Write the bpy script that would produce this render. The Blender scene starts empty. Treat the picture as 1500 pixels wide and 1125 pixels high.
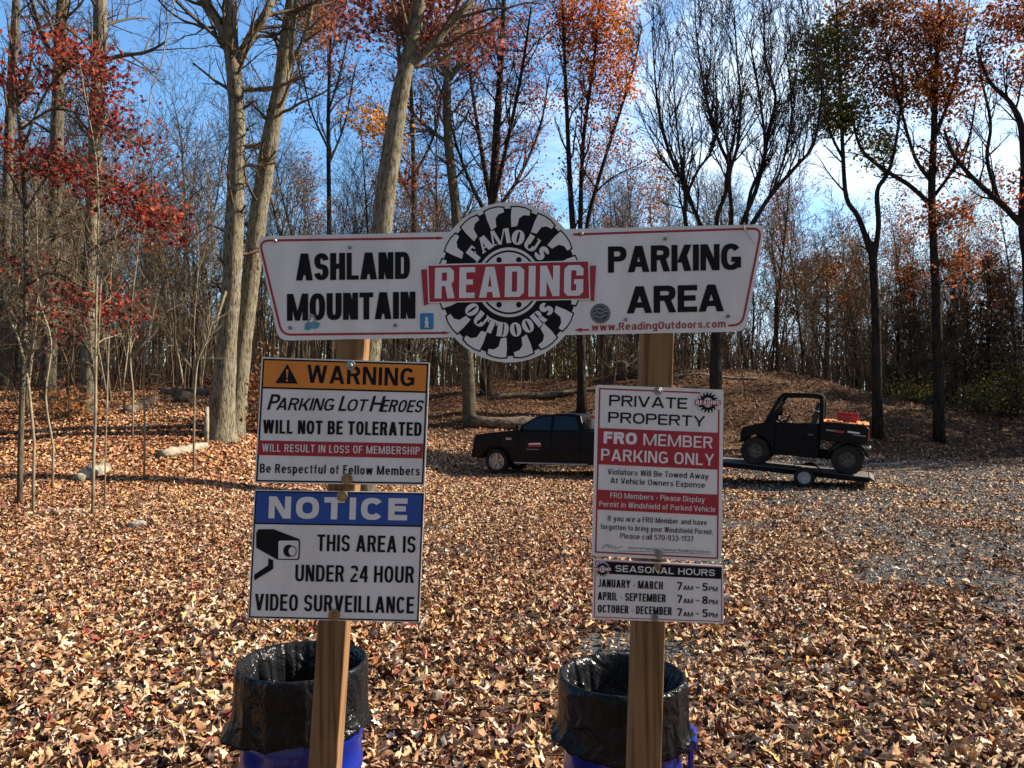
import bpy, bmesh, math, random
import numpy as np
from mathutils import Vector, Matrix
from mathutils.geometry import tessellate_polygon

sc = bpy.context.scene
COL = sc.collection
R = math.radians
rng = np.random.default_rng(7)
random.seed(7)

# ---------------------------------------------------------------- camera
EYE = 1.75
F = 1091.0                      # focal length in photo pixels (photo 1500 x 1125)
PITCH = math.atan(37.5 / F)
cd = bpy.data.cameras.new('camera')
cam = bpy.data.objects.new('camera', cd)
COL.objects.link(cam)
cam.location = (0, 0, EYE)
cam.rotation_euler = (R(90) + PITCH, 0, 0)
cd.sensor_width = 36
cd.lens = 36 * F / 1500
cd.clip_start = 0.05
cd.clip_end = 2000
sc.camera = cam

# ---------------------------------------------------------------- light
SUN_AZ, SUN_EL = 77.0, 34.0     # degrees to the right of the view, degrees up
S_ = Vector((math.sin(R(SUN_AZ)) * math.cos(R(SUN_EL)), math.cos(R(SUN_AZ)) * math.cos(R(SUN_EL)), math.sin(R(SUN_EL))))
ld = bpy.data.lights.new('sun', 'SUN')
ld.energy = 5.0
ld.angle = R(0.5)
ld.color = (1.0, 0.90, 0.75)
lo = bpy.data.objects.new('sun', ld)
COL.objects.link(lo)
lo.rotation_euler = S_.to_track_quat('Z', 'Y').to_euler()
lo.location = (30, 10, 30)

w = bpy.data.worlds.new('World')
sc.world = w
w.use_nodes = True
nt = w.node_tree
for n in list(nt.nodes):
    nt.nodes.remove(n)
def N(t, kind, **kw):
    n = t.nodes.new(kind)
    for k, v in kw.items():
        setattr(n, k, v)
    return n
sky = N(nt, 'ShaderNodeTexSky', sky_type='NISHITA')
sky.sun_disc = False
sky.sun_elevation = R(SUN_EL)
sky.sun_rotation = R(SUN_AZ)
sky.air_density = 1.2
sky.dust_density = 0.3
sky.ozone_density = 4.0
bgn = N(nt, 'ShaderNodeBackground')
bgn.inputs[1].default_value = 0.085
out = N(nt, 'ShaderNodeOutputWorld')
tc = N(nt, 'ShaderNodeTexCoord')
mp = N(nt, 'ShaderNodeMapping')
mp.inputs['Scale'].default_value = (1.0, 1.0, 2.6)
mp.inputs['Location'].default_value = (0.35, 0.1, 0.4)
nz = N(nt, 'ShaderNodeTexNoise')
nz.inputs['Scale'].default_value = 2.3
nz.inputs['Detail'].default_value = 7
nz.inputs['Roughness'].default_value = 0.62
nz.inputs['Distortion'].default_value = 0.5
sep = N(nt, 'ShaderNodeSeparateXYZ')
mr = N(nt, 'ShaderNodeMapRange')          # more cloud to the right of the view
mr.inputs[1].default_value = -0.25; mr.inputs[2].default_value = 0.5
mr.inputs[3].default_value = -0.22; mr.inputs[4].default_value = 0.07
ad = N(nt, 'ShaderNodeMath', operation='ADD')
rp = N(nt, 'ShaderNodeValToRGB')
rp.color_ramp.elements[0].position = 0.40; rp.color_ramp.elements[0].color = (0, 0, 0, 1)
rp.color_ramp.elements[1].position = 0.72; rp.color_ramp.elements[1].color = (1, 1, 1, 1)
mx = N(nt, 'ShaderNodeMix', data_type='RGBA')
mx.inputs[7].default_value = (5.6, 6.3, 7.0, 1)
L = nt.links.new
L(tc.outputs['Generated'], mp.inputs[0]); L(mp.outputs[0], nz.inputs['Vector'])
L(tc.outputs['Generated'], sep.inputs[0]); L(sep.outputs[0], mr.inputs[0])
L(nz.outputs[0], ad.inputs[0]); L(mr.outputs[0], ad.inputs[1])
L(ad.outputs[0], rp.inputs[0]); L(rp.outputs[0], mx.inputs[0])
hs = N(nt, 'ShaderNodeHueSaturation'); hs.inputs['Saturation'].default_value = 1.15
ms_ = N(nt, 'ShaderNodeMapRange')         # added sky tilt: brighter ahead, dimmed behind the camera to cut fill light
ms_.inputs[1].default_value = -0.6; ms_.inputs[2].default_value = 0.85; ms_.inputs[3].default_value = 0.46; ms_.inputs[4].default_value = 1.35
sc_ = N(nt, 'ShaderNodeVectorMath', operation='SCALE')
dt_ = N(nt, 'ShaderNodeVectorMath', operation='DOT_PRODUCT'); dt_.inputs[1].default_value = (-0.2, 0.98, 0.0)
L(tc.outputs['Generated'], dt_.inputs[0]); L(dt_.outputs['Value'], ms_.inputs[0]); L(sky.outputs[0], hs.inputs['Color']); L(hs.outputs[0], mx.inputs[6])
cap = N(nt, 'ShaderNodeVectorMath', operation='MINIMUM'); cap.inputs[1].default_value = (4.6, 5.6, 6.8)   # the sun's glow, kept from burning out
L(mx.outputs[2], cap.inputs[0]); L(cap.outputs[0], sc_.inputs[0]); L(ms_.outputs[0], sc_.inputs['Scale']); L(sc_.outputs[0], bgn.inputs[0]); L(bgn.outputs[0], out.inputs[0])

sc.view_settings.view_transform = 'Standard'
sc.view_settings.look = 'None'
sc.view_settings.gamma = 1
sc.view_settings.use_curve_mapping = False
sc.view_settings.exposure = 1.15
sc.render.engine = 'CYCLES'
sc.cycles.max_bounces = 4
sc.cycles.diffuse_bounces = 2
sc.cycles.glossy_bounces = 2
sc.cycles.transmission_bounces = 4
sc.cycles.transparent_max_bounces = 8
sc.cycles.use_denoising = True

# ---------------------------------------------------------------- helpers
cP, sP = math.cos(PITCH), math.sin(PITCH)
def P(u, v, d):
    """photo pixel (u, v) at distance d ahead of the camera -> point in the world"""
    a = (u - 750) / F
    b = (562.5 - v) / F
    y = cP - sP * b
    z = sP + cP * b
    k = d / y
    return Vector((a * k, d, EYE + z * k))

def sst(a, b, x):
    t = np.clip((np.asarray(x, float) - a) / (b - a), 0, 1)
    return t * t * (3 - 2 * t)

def H(x, y):
    """height of the ground"""
    x = np.asarray(x, float); y = np.asarray(y, float)
    base = -0.25 * sst(5, 19, y)
    left = sst(-1.5, -9, x)
    rise = 2.55 * left * sst(7.5, 26, y)
    A = 3.15 + 0.85 * np.exp(-((x - 9.5) / 6.5) ** 2) - 1.6 * sst(13, 25, x) + 1.1 * sst(-8, -30, x)
    y0 = 26.5 - 3 * left - 3.0 * sst(3, -2, x) * (1 - left)
    y1 = 37 + 8 * left
    sb = sst(0, 1, (y - y0) / (y1 - y0))
    h = base + rise * (1 - sb) + A * sb
    h = h + 0.03 * np.clip(y - 40, 0, 60)
    bump = 0.5 * np.sin(0.9 * x + 1.3) * np.sin(0.7 * y + 0.4) + 0.3 * np.sin(2.1 * x + 0.6 * y) + 0.3 * np.sin(1.7 * y - 1.1 * x + 2)
    h = h + bump * (0.02 + 0.22 * sb + 0.05 * left * sst(8, 14, y))
    return h
def Hs(x, y):
    return float(H(x, y))

def gravelness(x, y):
    x = np.asarray(x, float); y = np.asarray(y, float)
    n = (np.sin(1.3 * x + 0.5 * y + 1) * np.sin(0.9 * y - 0.35 * x) + 0.6 * np.sin(2.7 * x - 1.1 * y + 2) * np.sin(1.9 * y + 0.8)
         + 0.35 * np.sin(5.1 * x + 2.2 * y) * np.sin(4.3 * y - 1.0 * x))
    lot = sst(0.0, 6.5, x - 0.05 * (y - 8)) * sst(3.5, 8.0, y)
    g = sst(0.28, 0.95, n * 0.72 + lot * 1.28 - 0.05)
    p = np.exp(-(((x + 0.9) / 0.75) ** 2 + ((y - 9.6) / 0.7) ** 2)) + 0.9 * np.exp(-(((x - 0.55) / 0.5) ** 2 + ((y - 9.0) / 0.35) ** 2))
    p = p + 0.8 * np.exp(-(((x - 0.4) / 0.45) ** 2 + ((y - 4.6) / 0.22) ** 2)) + 0.8 * np.exp(-(((x + 0.3) / 0.5) ** 2 + ((y - 13.0) / 0.9) ** 2))
    road = sst(7, 10, x) * sst(21.0, 22.2, y + 0.1 * (x - 12)) * (1 - sst(27.0, 29.0, y + 0.05 * (x - 12)))
    g = g * (1 - sst(24, 27, y)); road = road * 1.2
    wood = sst(-2, -5, x) * sst(6, 9, y)
    return np.clip(np.maximum(np.maximum(g * (1 - wood), p * 1.1 * (0.75 + 0.35 * n)), road), 0, 1)

class MB:
    """collects shapes, then links them as one mesh object"""
    def __init__(self):
        self.V = []; self.n = 0; self.F = []; self.C = []; self.hascol = False
    def add(self, v, faces, col=None):
        v = np.asarray(v, float).reshape(-1, 3)
        self.V.append(v)
        for f in (faces if isinstance(faces, list) else [faces]):
            f = np.asarray(f, dtype=np.int64)
            if f.ndim == 1:
                f = f[None, :]
            self.F.append(f + self.n)
        if col is not None:
            self.hascol = True
            c = np.asarray(col, float)
            if c.ndim == 1:
                c = np.repeat(c[None, :], len(v), 0)
            self.C.append(c)
        elif self.hascol:
            self.C.append(np.ones((len(v), 3)))
        self.n += len(v)
        return self
    def box(self, c, s, rot=None):
        x, y, z = [k / 2 for k in s]
        v = np.array([(-x, -y, -z), (x, -y, -z), (x, y, -z), (-x, y, -z), (-x, -y, z), (x, -y, z), (x, y, z), (-x, y, z)])
        if rot is not None:
            v = v @ np.array(rot.to_3x3()).T
        self.add(v + np.array(c), np.array([(0, 3, 2, 1), (4, 5, 6, 7), (0, 1, 5, 4), (1, 2, 6, 5), (2, 3, 7, 6), (3, 0, 4, 7)]))
        return self
    def tube(self, pts, rad, n=6, cap=True, col=None, wob=0.0):
        pts = np.asarray(pts, float)
        k = len(pts)
        rad = np.broadcast_to(np.asarray(rad, float), (k,))
        t = np.gradient(pts, axis=0)
        t /= np.linalg.norm(t, axis=1)[:, None] + 1e-9
        m = np.abs(t.mean(0))
        ref = np.zeros(3); ref[int(np.argmin(m))] = 1
        u = np.cross(t, ref); u /= np.linalg.norm(u, axis=1)[:, None] + 1e-9
        q = np.cross(t, u)
        a = np.arange(n) * 2 * np.pi / n
        rr = rad[:, None] * np.ones((1, n))
        if wob:
            rr = rr * (1 + wob * rng.standard_normal((k, n)))
        v = pts[:, None, :] + (rr * np.cos(a))[:, :, None] * u[:, None, :] + (rr * np.sin(a))[:, :, None] * q[:, None, :]
        i = np.arange(k - 1)[:, None] * n + np.arange(n)[None, :]
        j = np.arange(k - 1)[:, None] * n + (np.arange(n)[None, :] + 1) % n
        f = np.stack([i, i + n, j + n, j], -1).reshape(-1, 4)
        fs = [f]
        if cap:
            fs += [np.arange(n)[None, :], ((k - 1) * n + np.arange(n)[::-1])[None, :]]
        self.add(v.reshape(-1, 3), fs, col)
        return self
    def lathe(self, prof, n=24, axis='z', c=(0, 0, 0), col=None):
        """profile of (radius, height); turned round the axis"""
        p = np.asarray(prof, float); k = len(p)
        a = np.arange(n) * 2 * np.pi / n
        x = p[:, 0:1] * np.cos(a); y = p[:, 0:1] * np.sin(a); z = np.repeat(p[:, 1:2], n, 1)
        v = np.stack([x, y, z], -1)
        if axis == 'y':
            v = np.stack([v[..., 0], v[..., 2], v[..., 1]], -1)
        if axis == 'x':
            v = np.stack([v[..., 2], v[..., 0], v[..., 1]], -1)
        i = np.arange(k - 1)[:, None] * n + np.arange(n)[None, :]
        j = np.arange(k - 1)[:, None] * n + (np.arange(n)[None, :] + 1) % n
        f = np.stack([i, j, j + n, i + n], -1).reshape(-1, 4)
        self.add(v.reshape(-1, 3) + np.array(c), f, col)
        return self
    def prism(self, prof, y0, y1, wfun=None):
        """side profile of (x, z) pulled across y; wfun(z) scales the half width"""
        m = len(prof)
        va = []; vb = []
        for x, z in prof:
            s = wfun(x, z) if wfun else 1.0
            va.append((x, y0 * s, z)); vb.append((x, y1 * s, z))
        fs = [np.array([list(range(m))]), np.array([list(range(2 * m - 1, m - 1, -1))])]
        fs += [np.array([(i, i + m, (i + 1) % m + m, (i + 1) % m) for i in range(m)])]
        self.add(va + vb, fs)
        return self
    def build(self, name, mat, parent=None, smooth=False, bevel=0, origin=None, fix=True):
        me = bpy.data.meshes.new(name)
        v = np.concatenate(self.V) if self.V else np.zeros((0, 3))
        if origin is not None:
            v = v - np.array(origin)
        me.vertices.add(len(v)); me.vertices.foreach_set('co', v.astype(np.float32).ravel())
        nl = sum(f.size for f in self.F); npg = sum(len(f) for f in self.F)
        me.loops.add(nl); me.polygons.add(npg)
        me.loops.foreach_set('vertex_index', np.concatenate([f.ravel() for f in self.F]).astype(np.int32))
        tot = np.concatenate([np.full(len(f), f.shape[1]) for f in self.F])
        st = np.concatenate([[0], np.cumsum(tot)[:-1]])
        me.polygons.foreach_set('loop_start', st.astype(np.int32))
        me.polygons.foreach_set('use_smooth', np.full(npg, bool(smooth)))
        me.update(calc_edges=True)
        if self.hascol:
            at = me.color_attributes.new('Col', 'FLOAT_COLOR', 'POINT')
            c = np.concatenate(self.C)
            at.data.foreach_set('color', np.concatenate([c, np.ones((len(c), 1))], 1).astype(np.float32).ravel())
        me.materials.append(mat)
        if fix and npg < 4000:
            bm = bmesh.new(); bm.from_mesh(me)
            bmesh.ops.recalc_face_normals(bm, faces=bm.faces)
            bm.to_mesh(me); bm.free()
        o = bpy.data.objects.new(name, me)
        COL.objects.link(o)
        if origin is not None:
            o.location = origin
        if parent is not None:
            o.parent = parent
            if origin is not None:
                pass
        if bevel:
            b = o.modifiers.new('bevel', 'BEVEL'); b.width = bevel; b.segments = 2; b.limit_method = 'ANGLE'; b.angle_limit = R(35)
        return o

def tag(o, label, cat, group=None):
    o['label'] = label; o['category'] = cat
    if group:
        o['group'] = group
    return o
def thing(name, label, cat, loc=(0, 0, 0), rotz=0, group=None):
    o = bpy.data.objects.new(name, None)
    COL.objects.link(o)
    o.location = loc; o.rotation_euler = (0, 0, rotz)
    o.empty_display_size = 0.2
    return tag(o, label, cat, group)
def part(mb, name, mat, root, **kw):
    """links a part whose points are given in world space under a thing placed without rotation"""
    v = np.array(root.location)
    mb.V = [q - v for q in mb.V]
    return mb.build(name, mat, root, **kw)

# ---------------------------------------------------------------- materials
MATS = {}
def pm(name, c1, c2=None, scale=8.0, rough=0.6, bump=0.0, bscale=None, metallic=0.0, spec=0.5, stretch=(1, 1, 1), detail=5, coat=0.0, lo=0.35, hi=0.65):
    m = bpy.data.materials.new(name); m.use_nodes = True
    t = m.node_tree; b = t.nodes['Principled BSDF']
    b.inputs['Roughness'].default_value = rough
    b.inputs['Metallic'].default_value = metallic
    b.inputs['Specular IOR Level'].default_value = spec
    b.inputs['Coat Weight'].default_value = coat
    c2 = c2 or tuple(k * 0.8 for k in c1)
    tcn = N(t, 'ShaderNodeTexCoord'); mpn = N(t, 'ShaderNodeMapping'); mpn.inputs['Scale'].default_value = stretch
    no = N(t, 'ShaderNodeTexNoise'); no.inputs['Scale'].default_value = scale; no.inputs['Detail'].default_value = detail
    r = N(t, 'ShaderNodeValToRGB')
    r.color_ramp.elements[0].position = lo; r.color_ramp.elements[0].color = (*c2, 1)
    r.color_ramp.elements[1].position = hi; r.color_ramp.elements[1].color = (*c1, 1)
    l = t.links.new
    l(tcn.outputs['Object'], mpn.inputs[0]); l(mpn.outputs[0], no.inputs['Vector']); l(no.outputs[0], r.inputs[0]); l(r.outputs[0], b.inputs['Base Color'])
    if bump:
        n2 = N(t, 'ShaderNodeTexNoise'); n2.inputs['Scale'].default_value = bscale or scale * 3; n2.inputs['Detail'].default_value = 6
        bp = N(t, 'ShaderNodeBump'); bp.inputs['Strength'].default_value = bump; bp.inputs['Distance'].default_value = 0.03
        l(mpn.outputs[0], n2.inputs['Vector']); l(n2.outputs[0], bp.inputs['Height']); l(bp.outputs[0], b.inputs['Normal'])
    MATS[name] = m
    return m
def leafmat(name, rough=0.6, trans=0.35, spec=0.3):
    """leaf colour from the colour each leaf carries, with a little light through it"""
    m = bpy.data.materials.new(name); m.use_nodes = True
    t = m.node_tree; b = t.nodes['Principled BSDF']; l = t.links.new
    b.inputs['Roughness'].default_value = rough; b.inputs['Specular IOR Level'].default_value = spec
    a = N(t, 'ShaderNodeVertexColor', layer_name='Col')
    no = N(t, 'ShaderNodeTexNoise'); no.inputs['Scale'].default_value = 60
    tcn = N(t, 'ShaderNodeTexCoord'); l(tcn.outputs['Object'], no.inputs['Vector'])
    mm = N(t, 'ShaderNodeMapRange'); mm.inputs[3].default_value = 0.7; mm.inputs[4].default_value = 1.25; l(no.outputs[0], mm.inputs[0])
    mu = N(t, 'ShaderNodeVectorMath', operation='SCALE'); l(a.outputs[0], mu.inputs[0]); l(mm.outputs[0], mu.inputs['Scale'])
    l(mu.outputs[0], b.inputs['Base Color'])
    if trans:
        tr = N(t, 'ShaderNodeBsdfTranslucent'); l(mu.outputs[0], tr.inputs[0])
        ms = N(t, 'ShaderNodeMixShader'); ms.inputs[0].default_value = trans
        l(b.outputs[0], ms.inputs[1]); l(tr.outputs[0], ms.inputs[2]); l(ms.outputs[0], t.nodes['Material Output'].inputs[0])
    return m
M = {}
def bark(name, light, dark, lichen):
    """furrowed bark: long dark cracks, paler plates, blotches of lichen"""
    m = bpy.data.materials.new(name); m.use_nodes = True
    t = m.node_tree; b = t.nodes['Principled BSDF']; l = t.links.new
    b.inputs['Roughness'].default_value = 0.95; b.inputs['Specular IOR Level'].default_value = 0.05
    tcn = N(t, 'ShaderNodeTexCoord'); mpn = N(t, 'ShaderNodeMapping'); mpn.inputs['Scale'].default_value = (1, 1, 0.22)
    l(tcn.outputs['Object'], mpn.inputs[0])
    n1 = N(t, 'ShaderNodeTexNoise'); n1.inputs['Scale'].default_value = 26; n1.inputs['Detail'].default_value = 7; n1.inputs['Roughness'].default_value = .68; n1.inputs['Distortion'].default_value = .4
    l(mpn.outputs[0], n1.inputs['Vector'])
    r1 = N(t, 'ShaderNodeValToRGB'); e = r1.color_ramp.elements
    e[0].position = .40; e[0].color = (*dark, 1); e[1].position = .56; e[1].color = (*light, 1)
    l(n1.outputs[0], r1.inputs[0])
    n2 = N(t, 'ShaderNodeTexNoise'); n2.inputs['Scale'].default_value = 3.2; n2.inputs['Detail'].default_value = 8; n2.inputs['Roughness'].default_value = .7
    l(tcn.outputs['Object'], n2.inputs['Vector'])
    r2 = N(t, 'ShaderNodeValToRGB'); e = r2.color_ramp.elements
    e[0].position = .50; e[0].color = (0, 0, 0, 1); e[1].position = .62; e[1].color = (.75, .75, .75, 1)
    l(n2.outputs[0], r2.inputs[0])
    x = N(t, 'ShaderNodeMix', data_type='RGBA'); l(r2.outputs[0], x.inputs[0]); l(r1.outputs[0], x.inputs[6])
    x2 = N(t, 'ShaderNodeMix', data_type='RGBA'); x2.blend_type = 'MULTIPLY'; x2.inputs[0].default_value = .55; x2.inputs[6].default_value = (*lichen, 1)
    l(r1.outputs[0], x2.inputs[7]); 
    x3 = N(t, 'ShaderNodeMix', data_type='RGBA'); x3.inputs[0].default_value = .5; x3.inputs[6].default_value = (*lichen, 1); l(r1.outputs[0], x3.inputs[7])
    l(x3.outputs[2], x.inputs[7]); l(x.outputs[2], b.inputs['Base Color'])
    bp = N(t, 'ShaderNodeBump'); bp.inputs['Strength'].default_value = 1.0; bp.inputs['Distance'].default_value = .05
    l(n1.outputs[0], bp.inputs['Height']); l(bp.outputs[0], b.inputs['Normal'])
    return m
M['bark_pale'] = bark('pale_bark', (0.25, 0.215, 0.15), (0.055, 0.045, 0.033), (0.30, 0.28, 0.21))
M['bark_brown'] = bark('brown_bark', (0.16, 0.135, 0.095), (0.05, 0.04, 0.03), (0.19, 0.18, 0.13))
M['bark_dark'] = pm('dark_bark', (0.055, 0.043, 0.034), (0.022, 0.018, 0.015), 9, 0.95, 0.8, 22, spec=0.05, stretch=(1, 1, 0.3))
M['twig'] = pm('grey_brown_twig', (0.165, 0.118, 0.078), (0.065, 0.046, 0.032), 1.2, 0.9, spec=0.05)
M['sapling'] = pm('pale_sapling_bark', (0.32, 0.27, 0.19), (0.13, 0.105, 0.075), 5, 0.9, spec=0.1)
M['log'] = pm('weathered_log', (0.42, 0.36, 0.28), (0.17, 0.14, 0.1), 6, 0.95, 0.7, 20, spec=0.1)
M['oldlog'] = pm('old_dark_log', (0.2, 0.15, 0.11), (0.07, 0.05, 0.04), 4, 0.95, 0.7, 14, spec=0.1)
M['rock'] = pm('field_stone', (0.36, 0.33, 0.29), (0.16, 0.14, 0.12), 5, 0.9, 0.6, 14, spec=0.2)
M['leaf'] = leafmat('fallen_leaf', 0.7, 0.0, 0.15)
M['foliage'] = leafmat('autumn_foliage', 0.6, 0.55, 0.15)
M['needles'] = leafmat('evergreen_needles', 0.6, 0.15, 0.2)
M['white'] = pm('white_sign_face', (0.83, 0.785, 0.76), (0.69, 0.645, 0.61), 2.6, 0.45, spec=0.4, stretch=(3.5, 1, .7), detail=8, lo=.25, hi=.6)
M['whiteprint'] = pm('white_print', (0.83, 0.785, 0.765), (0.78, 0.735, 0.715), 10, 0.5)
M['black'] = pm('black_print', (0.012, 0.011, 0.013), (0.009, 0.008, 0.01), 10, 0.6, spec=0.15)
M['red'] = pm('red_print', (0.42, 0.013, 0.028), (0.36, 0.01, 0.024), 6, 0.45)
M['orange'] = pm('orange_print', (0.80, 0.25, 0.02), (0.72, 0.21, 0.015), 6, 0.45)
M['blue'] = pm('blue_print', (0.012, 0.075, 0.36), (0.01, 0.06, 0.30), 6, 0.45)
M['sky_sticker'] = pm('light_blue_sticker', (0.04, 0.24, 0.48), (0.03, 0.18, 0.38), 20, 0.4)
M['teal'] = pm('teal_sticker', (0.10, 0.36, 0.45), (0.06, 0.24, 0.32), 90, 0.4)
M['grey_sticker'] = pm('grey_sticker', (0.09, 0.085, 0.09), (0.04, 0.04, 0.045), 60, 0.5)
M['greyprint'] = pm('grey_print', (0.3, 0.29, 0.29), (0.24, 0.23, 0.23), 40, 0.5)
M['steel'] = pm('dull_steel', (0.38, 0.36, 0.33), (0.2, 0.19, 0.17), 40, 0.5, metallic=0.6)
M['brass'] = pm('rusty_brass', (0.42, 0.28, 0.13), (0.22, 0.13, 0.06), 40, 0.55, metallic=0.4)
# pine posts get long grain
def pine(name):
    m = bpy.data.materials.new(name); m.use_nodes = True
    t = m.node_tree; b = t.nodes['Principled BSDF']; l = t.links.new
    b.inputs['Roughness'].default_value = 0.75; b.inputs['Specular IOR Level'].default_value = 0.25
    tcn = N(t, 'ShaderNodeTexCoord'); mpn = N(t, 'ShaderNodeMapping'); mpn.inputs['Scale'].default_value = (1, 1, 0.07)
    l(tcn.outputs['Object'], mpn.inputs[0])
    no = N(t, 'ShaderNodeTexNoise'); no.inputs['Scale'].default_value = 9; no.inputs['Detail'].default_value = 2; no.inputs['Distortion'].default_value = 0.6
    l(mpn.outputs[0], no.inputs['Vector'])
    ma = N(t, 'ShaderNodeMath', operation='MULTIPLY'); ma.inputs[1].default_value = 48; l(no.outputs[0], ma.inputs[0])
    si = N(t, 'ShaderNodeMath', operation='SINE'); l(ma.outputs[0], si.inputs[0])
    n2 = N(t, 'ShaderNodeTexNoise'); n2.inputs['Scale'].default_value = 60; n2.inputs['Detail'].default_value = 4; l(mpn.outputs[0], n2.inputs['Vector'])
    a2 = N(t, 'ShaderNodeMath', operation='MULTIPLY_ADD'); a2.inputs[1].default_value = 0.32; l(si.outputs[0], a2.inputs[0]); l(n2.outputs[0], a2.inputs[2])
    r = N(t, 'ShaderNodeValToRGB')
    e = r.color_ramp.elements
    e[0].position = 0.1; e[0].color = (0.27, 0.155, 0.068, 1)
    e[1].position = 1.0; e[1].color = (0.095, 0.042, 0.015, 1)
    x = e.new(0.6); x.color = (0.215, 0.112, 0.046, 1)
    l(a2.outputs[0], r.inputs[0])
    n3 = N(t, 'ShaderNodeTexNoise'); n3.inputs['Scale'].default_value = 1.6; l(tcn.outputs['Object'], n3.inputs['Vector'])
    mr3 = N(t, 'ShaderNodeMapRange'); mr3.inputs[3].default_value = 0.65; mr3.inputs[4].default_value = 1.25; l(n3.outputs[0], mr3.inputs[0])
    mu = N(t, 'ShaderNodeVectorMath', operation='SCALE'); l(r.outputs[0], mu.inputs[0]); l(mr3.outputs[0], mu.inputs['Scale'])
    vo = N(t, 'ShaderNodeTexVoronoi'); vo.inputs['Scale'].default_value = 5.5; mk = N(t, 'ShaderNodeMapping'); mk.inputs['Scale'].default_value = (1, 1, .55)
    l(tcn.outputs['Object'], mk.inputs[0]); l(mk.outputs[0], vo.inputs['Vector'])
    rk = N(t, 'ShaderNodeValToRGB'); e = rk.color_ramp.elements; e[0].position = .06; e[0].color = (.22, .2, .18, 1); e[1].position = .13; e[1].color = (1, 1, 1, 1)
    l(vo.outputs['Distance'], rk.inputs[0])
    mc = N(t, 'ShaderNodeMapping'); mc.inputs['Scale'].default_value = (38, 38, .9); l(tcn.outputs['Object'], mc.inputs[0])
    nc = N(t, 'ShaderNodeTexNoise'); nc.inputs['Scale'].default_value = 1.0; nc.inputs['Detail'].default_value = 2; l(mc.outputs[0], nc.inputs['Vector'])
    rc = N(t, 'ShaderNodeValToRGB'); e = rc.color_ramp.elements; e[0].position = .27; e[0].color = (.25, .22, .2, 1); e[1].position = .33; e[1].color = (1, 1, 1, 1); l(nc.outputs[0], rc.inputs[0])
    m1 = N(t, 'ShaderNodeVectorMath', operation='MULTIPLY'); l(mu.outputs[0], m1.inputs[0]); l(rk.outputs[0], m1.inputs[1])
    m2 = N(t, 'ShaderNodeVectorMath', operation='MULTIPLY'); l(m1.outputs[0], m2.inputs[0]); l(rc.outputs[0], m2.inputs[1])
    l(m2.outputs[0], b.inputs['Base Color'])
    bp = N(t, 'ShaderNodeBump'); bp.inputs['Strength'].default_value = 0.25; bp.inputs['Distance'].default_value = 0.004
    l(a2.outputs[0], bp.inputs['Height']); l(bp.outputs[0], b.inputs['Normal'])
    return m
M['pine'] = pine('pine_timber')

# ---------------------------------------------------------------- ground
def ground_material():
    m = bpy.data.materials.new('woodland_floor'); m.use_nodes = True
    t = m.node_tree; b = t.nodes['Principled BSDF']; l = t.links.new
    b.inputs['Roughness'].default_value = 0.95; b.inputs['Specular IOR Level'].default_value = 0.1
    tcn = N(t, 'ShaderNodeTexCoord')
    n1 = N(t, 'ShaderNodeTexNoise'); n1.inputs['Scale'].default_value = 22; n1.inputs['Detail'].default_value = 8; l(tcn.outputs['Object'], n1.inputs['Vector'])
    r1 = N(t, 'ShaderNodeValToRGB'); e = r1.color_ramp.elements
    e[0].position = 0.32; e[0].color = (0.03, 0.018, 0.011, 1); e[1].position = 0.68; e[1].color = (0.19, 0.10, 0.05, 1)
    l(n1.outputs[0], r1.inputs[0])
    n2 = N(t, 'ShaderNodeTexVoronoi'); n2.inputs['Scale'].default_value = 38; l(tcn.outputs['Object'], n2.inputs['Vector'])
    r2 = N(t, 'ShaderNodeValToRGB'); e = r2.color_ramp.elements
    e[0].position = 0.0; e[0].color = (0.17, 0.162, 0.152, 1); e[1].position = 0.6; e[1].color = (0.05, 0.047, 0.045, 1)
    l(n2.outputs['Distance'], r2.inputs[0])
    at = N(t, 'ShaderNodeVertexColor', layer_name='Col')
    sp = N(t, 'ShaderNodeSeparateColor'); l(at.outputs[0], sp.inputs[0])
    mx2 = N(t, 'ShaderNodeMix', data_type='RGBA')
    l(sp.outputs[0], mx2.inputs[0]); l(r1.outputs[0], mx2.inputs[6]); l(r2.outputs[0], mx2.inputs[7]); l(mx2.outputs[2], b.inputs['Base Color'])
    bp = N(t, 'ShaderNodeBump'); bp.inputs['Strength'].default_value = 0.8; bp.inputs['Distance'].default_value = 0.04
    l(n1.outputs[0], bp.inputs['Height']); l(bp.outputs[0], b.inputs['Normal'])
    return m
M['ground'] = ground_material()
def make_ground():
    tx = np.linspace(-1, 1, 361); X = np.sign(tx) * (14 * np.abs(tx) + 150 * np.abs(tx) ** 3.2)
    ty = np.linspace(0, 1, 361); Y = -8 + 46 * ty + 190 * ty ** 4
    gx, gy = np.meshgrid(X, Y)
    z = H(gx, gy)
    v = np.stack([gx, gy, z], -1).reshape(-1, 3)
    n = len(X)
    i = (np.arange(len(Y) - 1)[:, None] * n + np.arange(n - 1)[None, :]).ravel()
    f = np.stack([i, i + 1, i + n + 1, i + n], -1)
    g = gravelness(v[:, 0], v[:, 1])
    mb = MB(); mb.add(v, f, np.stack([g, g, g], -1))
    o = mb.build('ground', M['ground'], smooth=True, fix=False)
    o['kind'] = 'structure'
make_ground()

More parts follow.
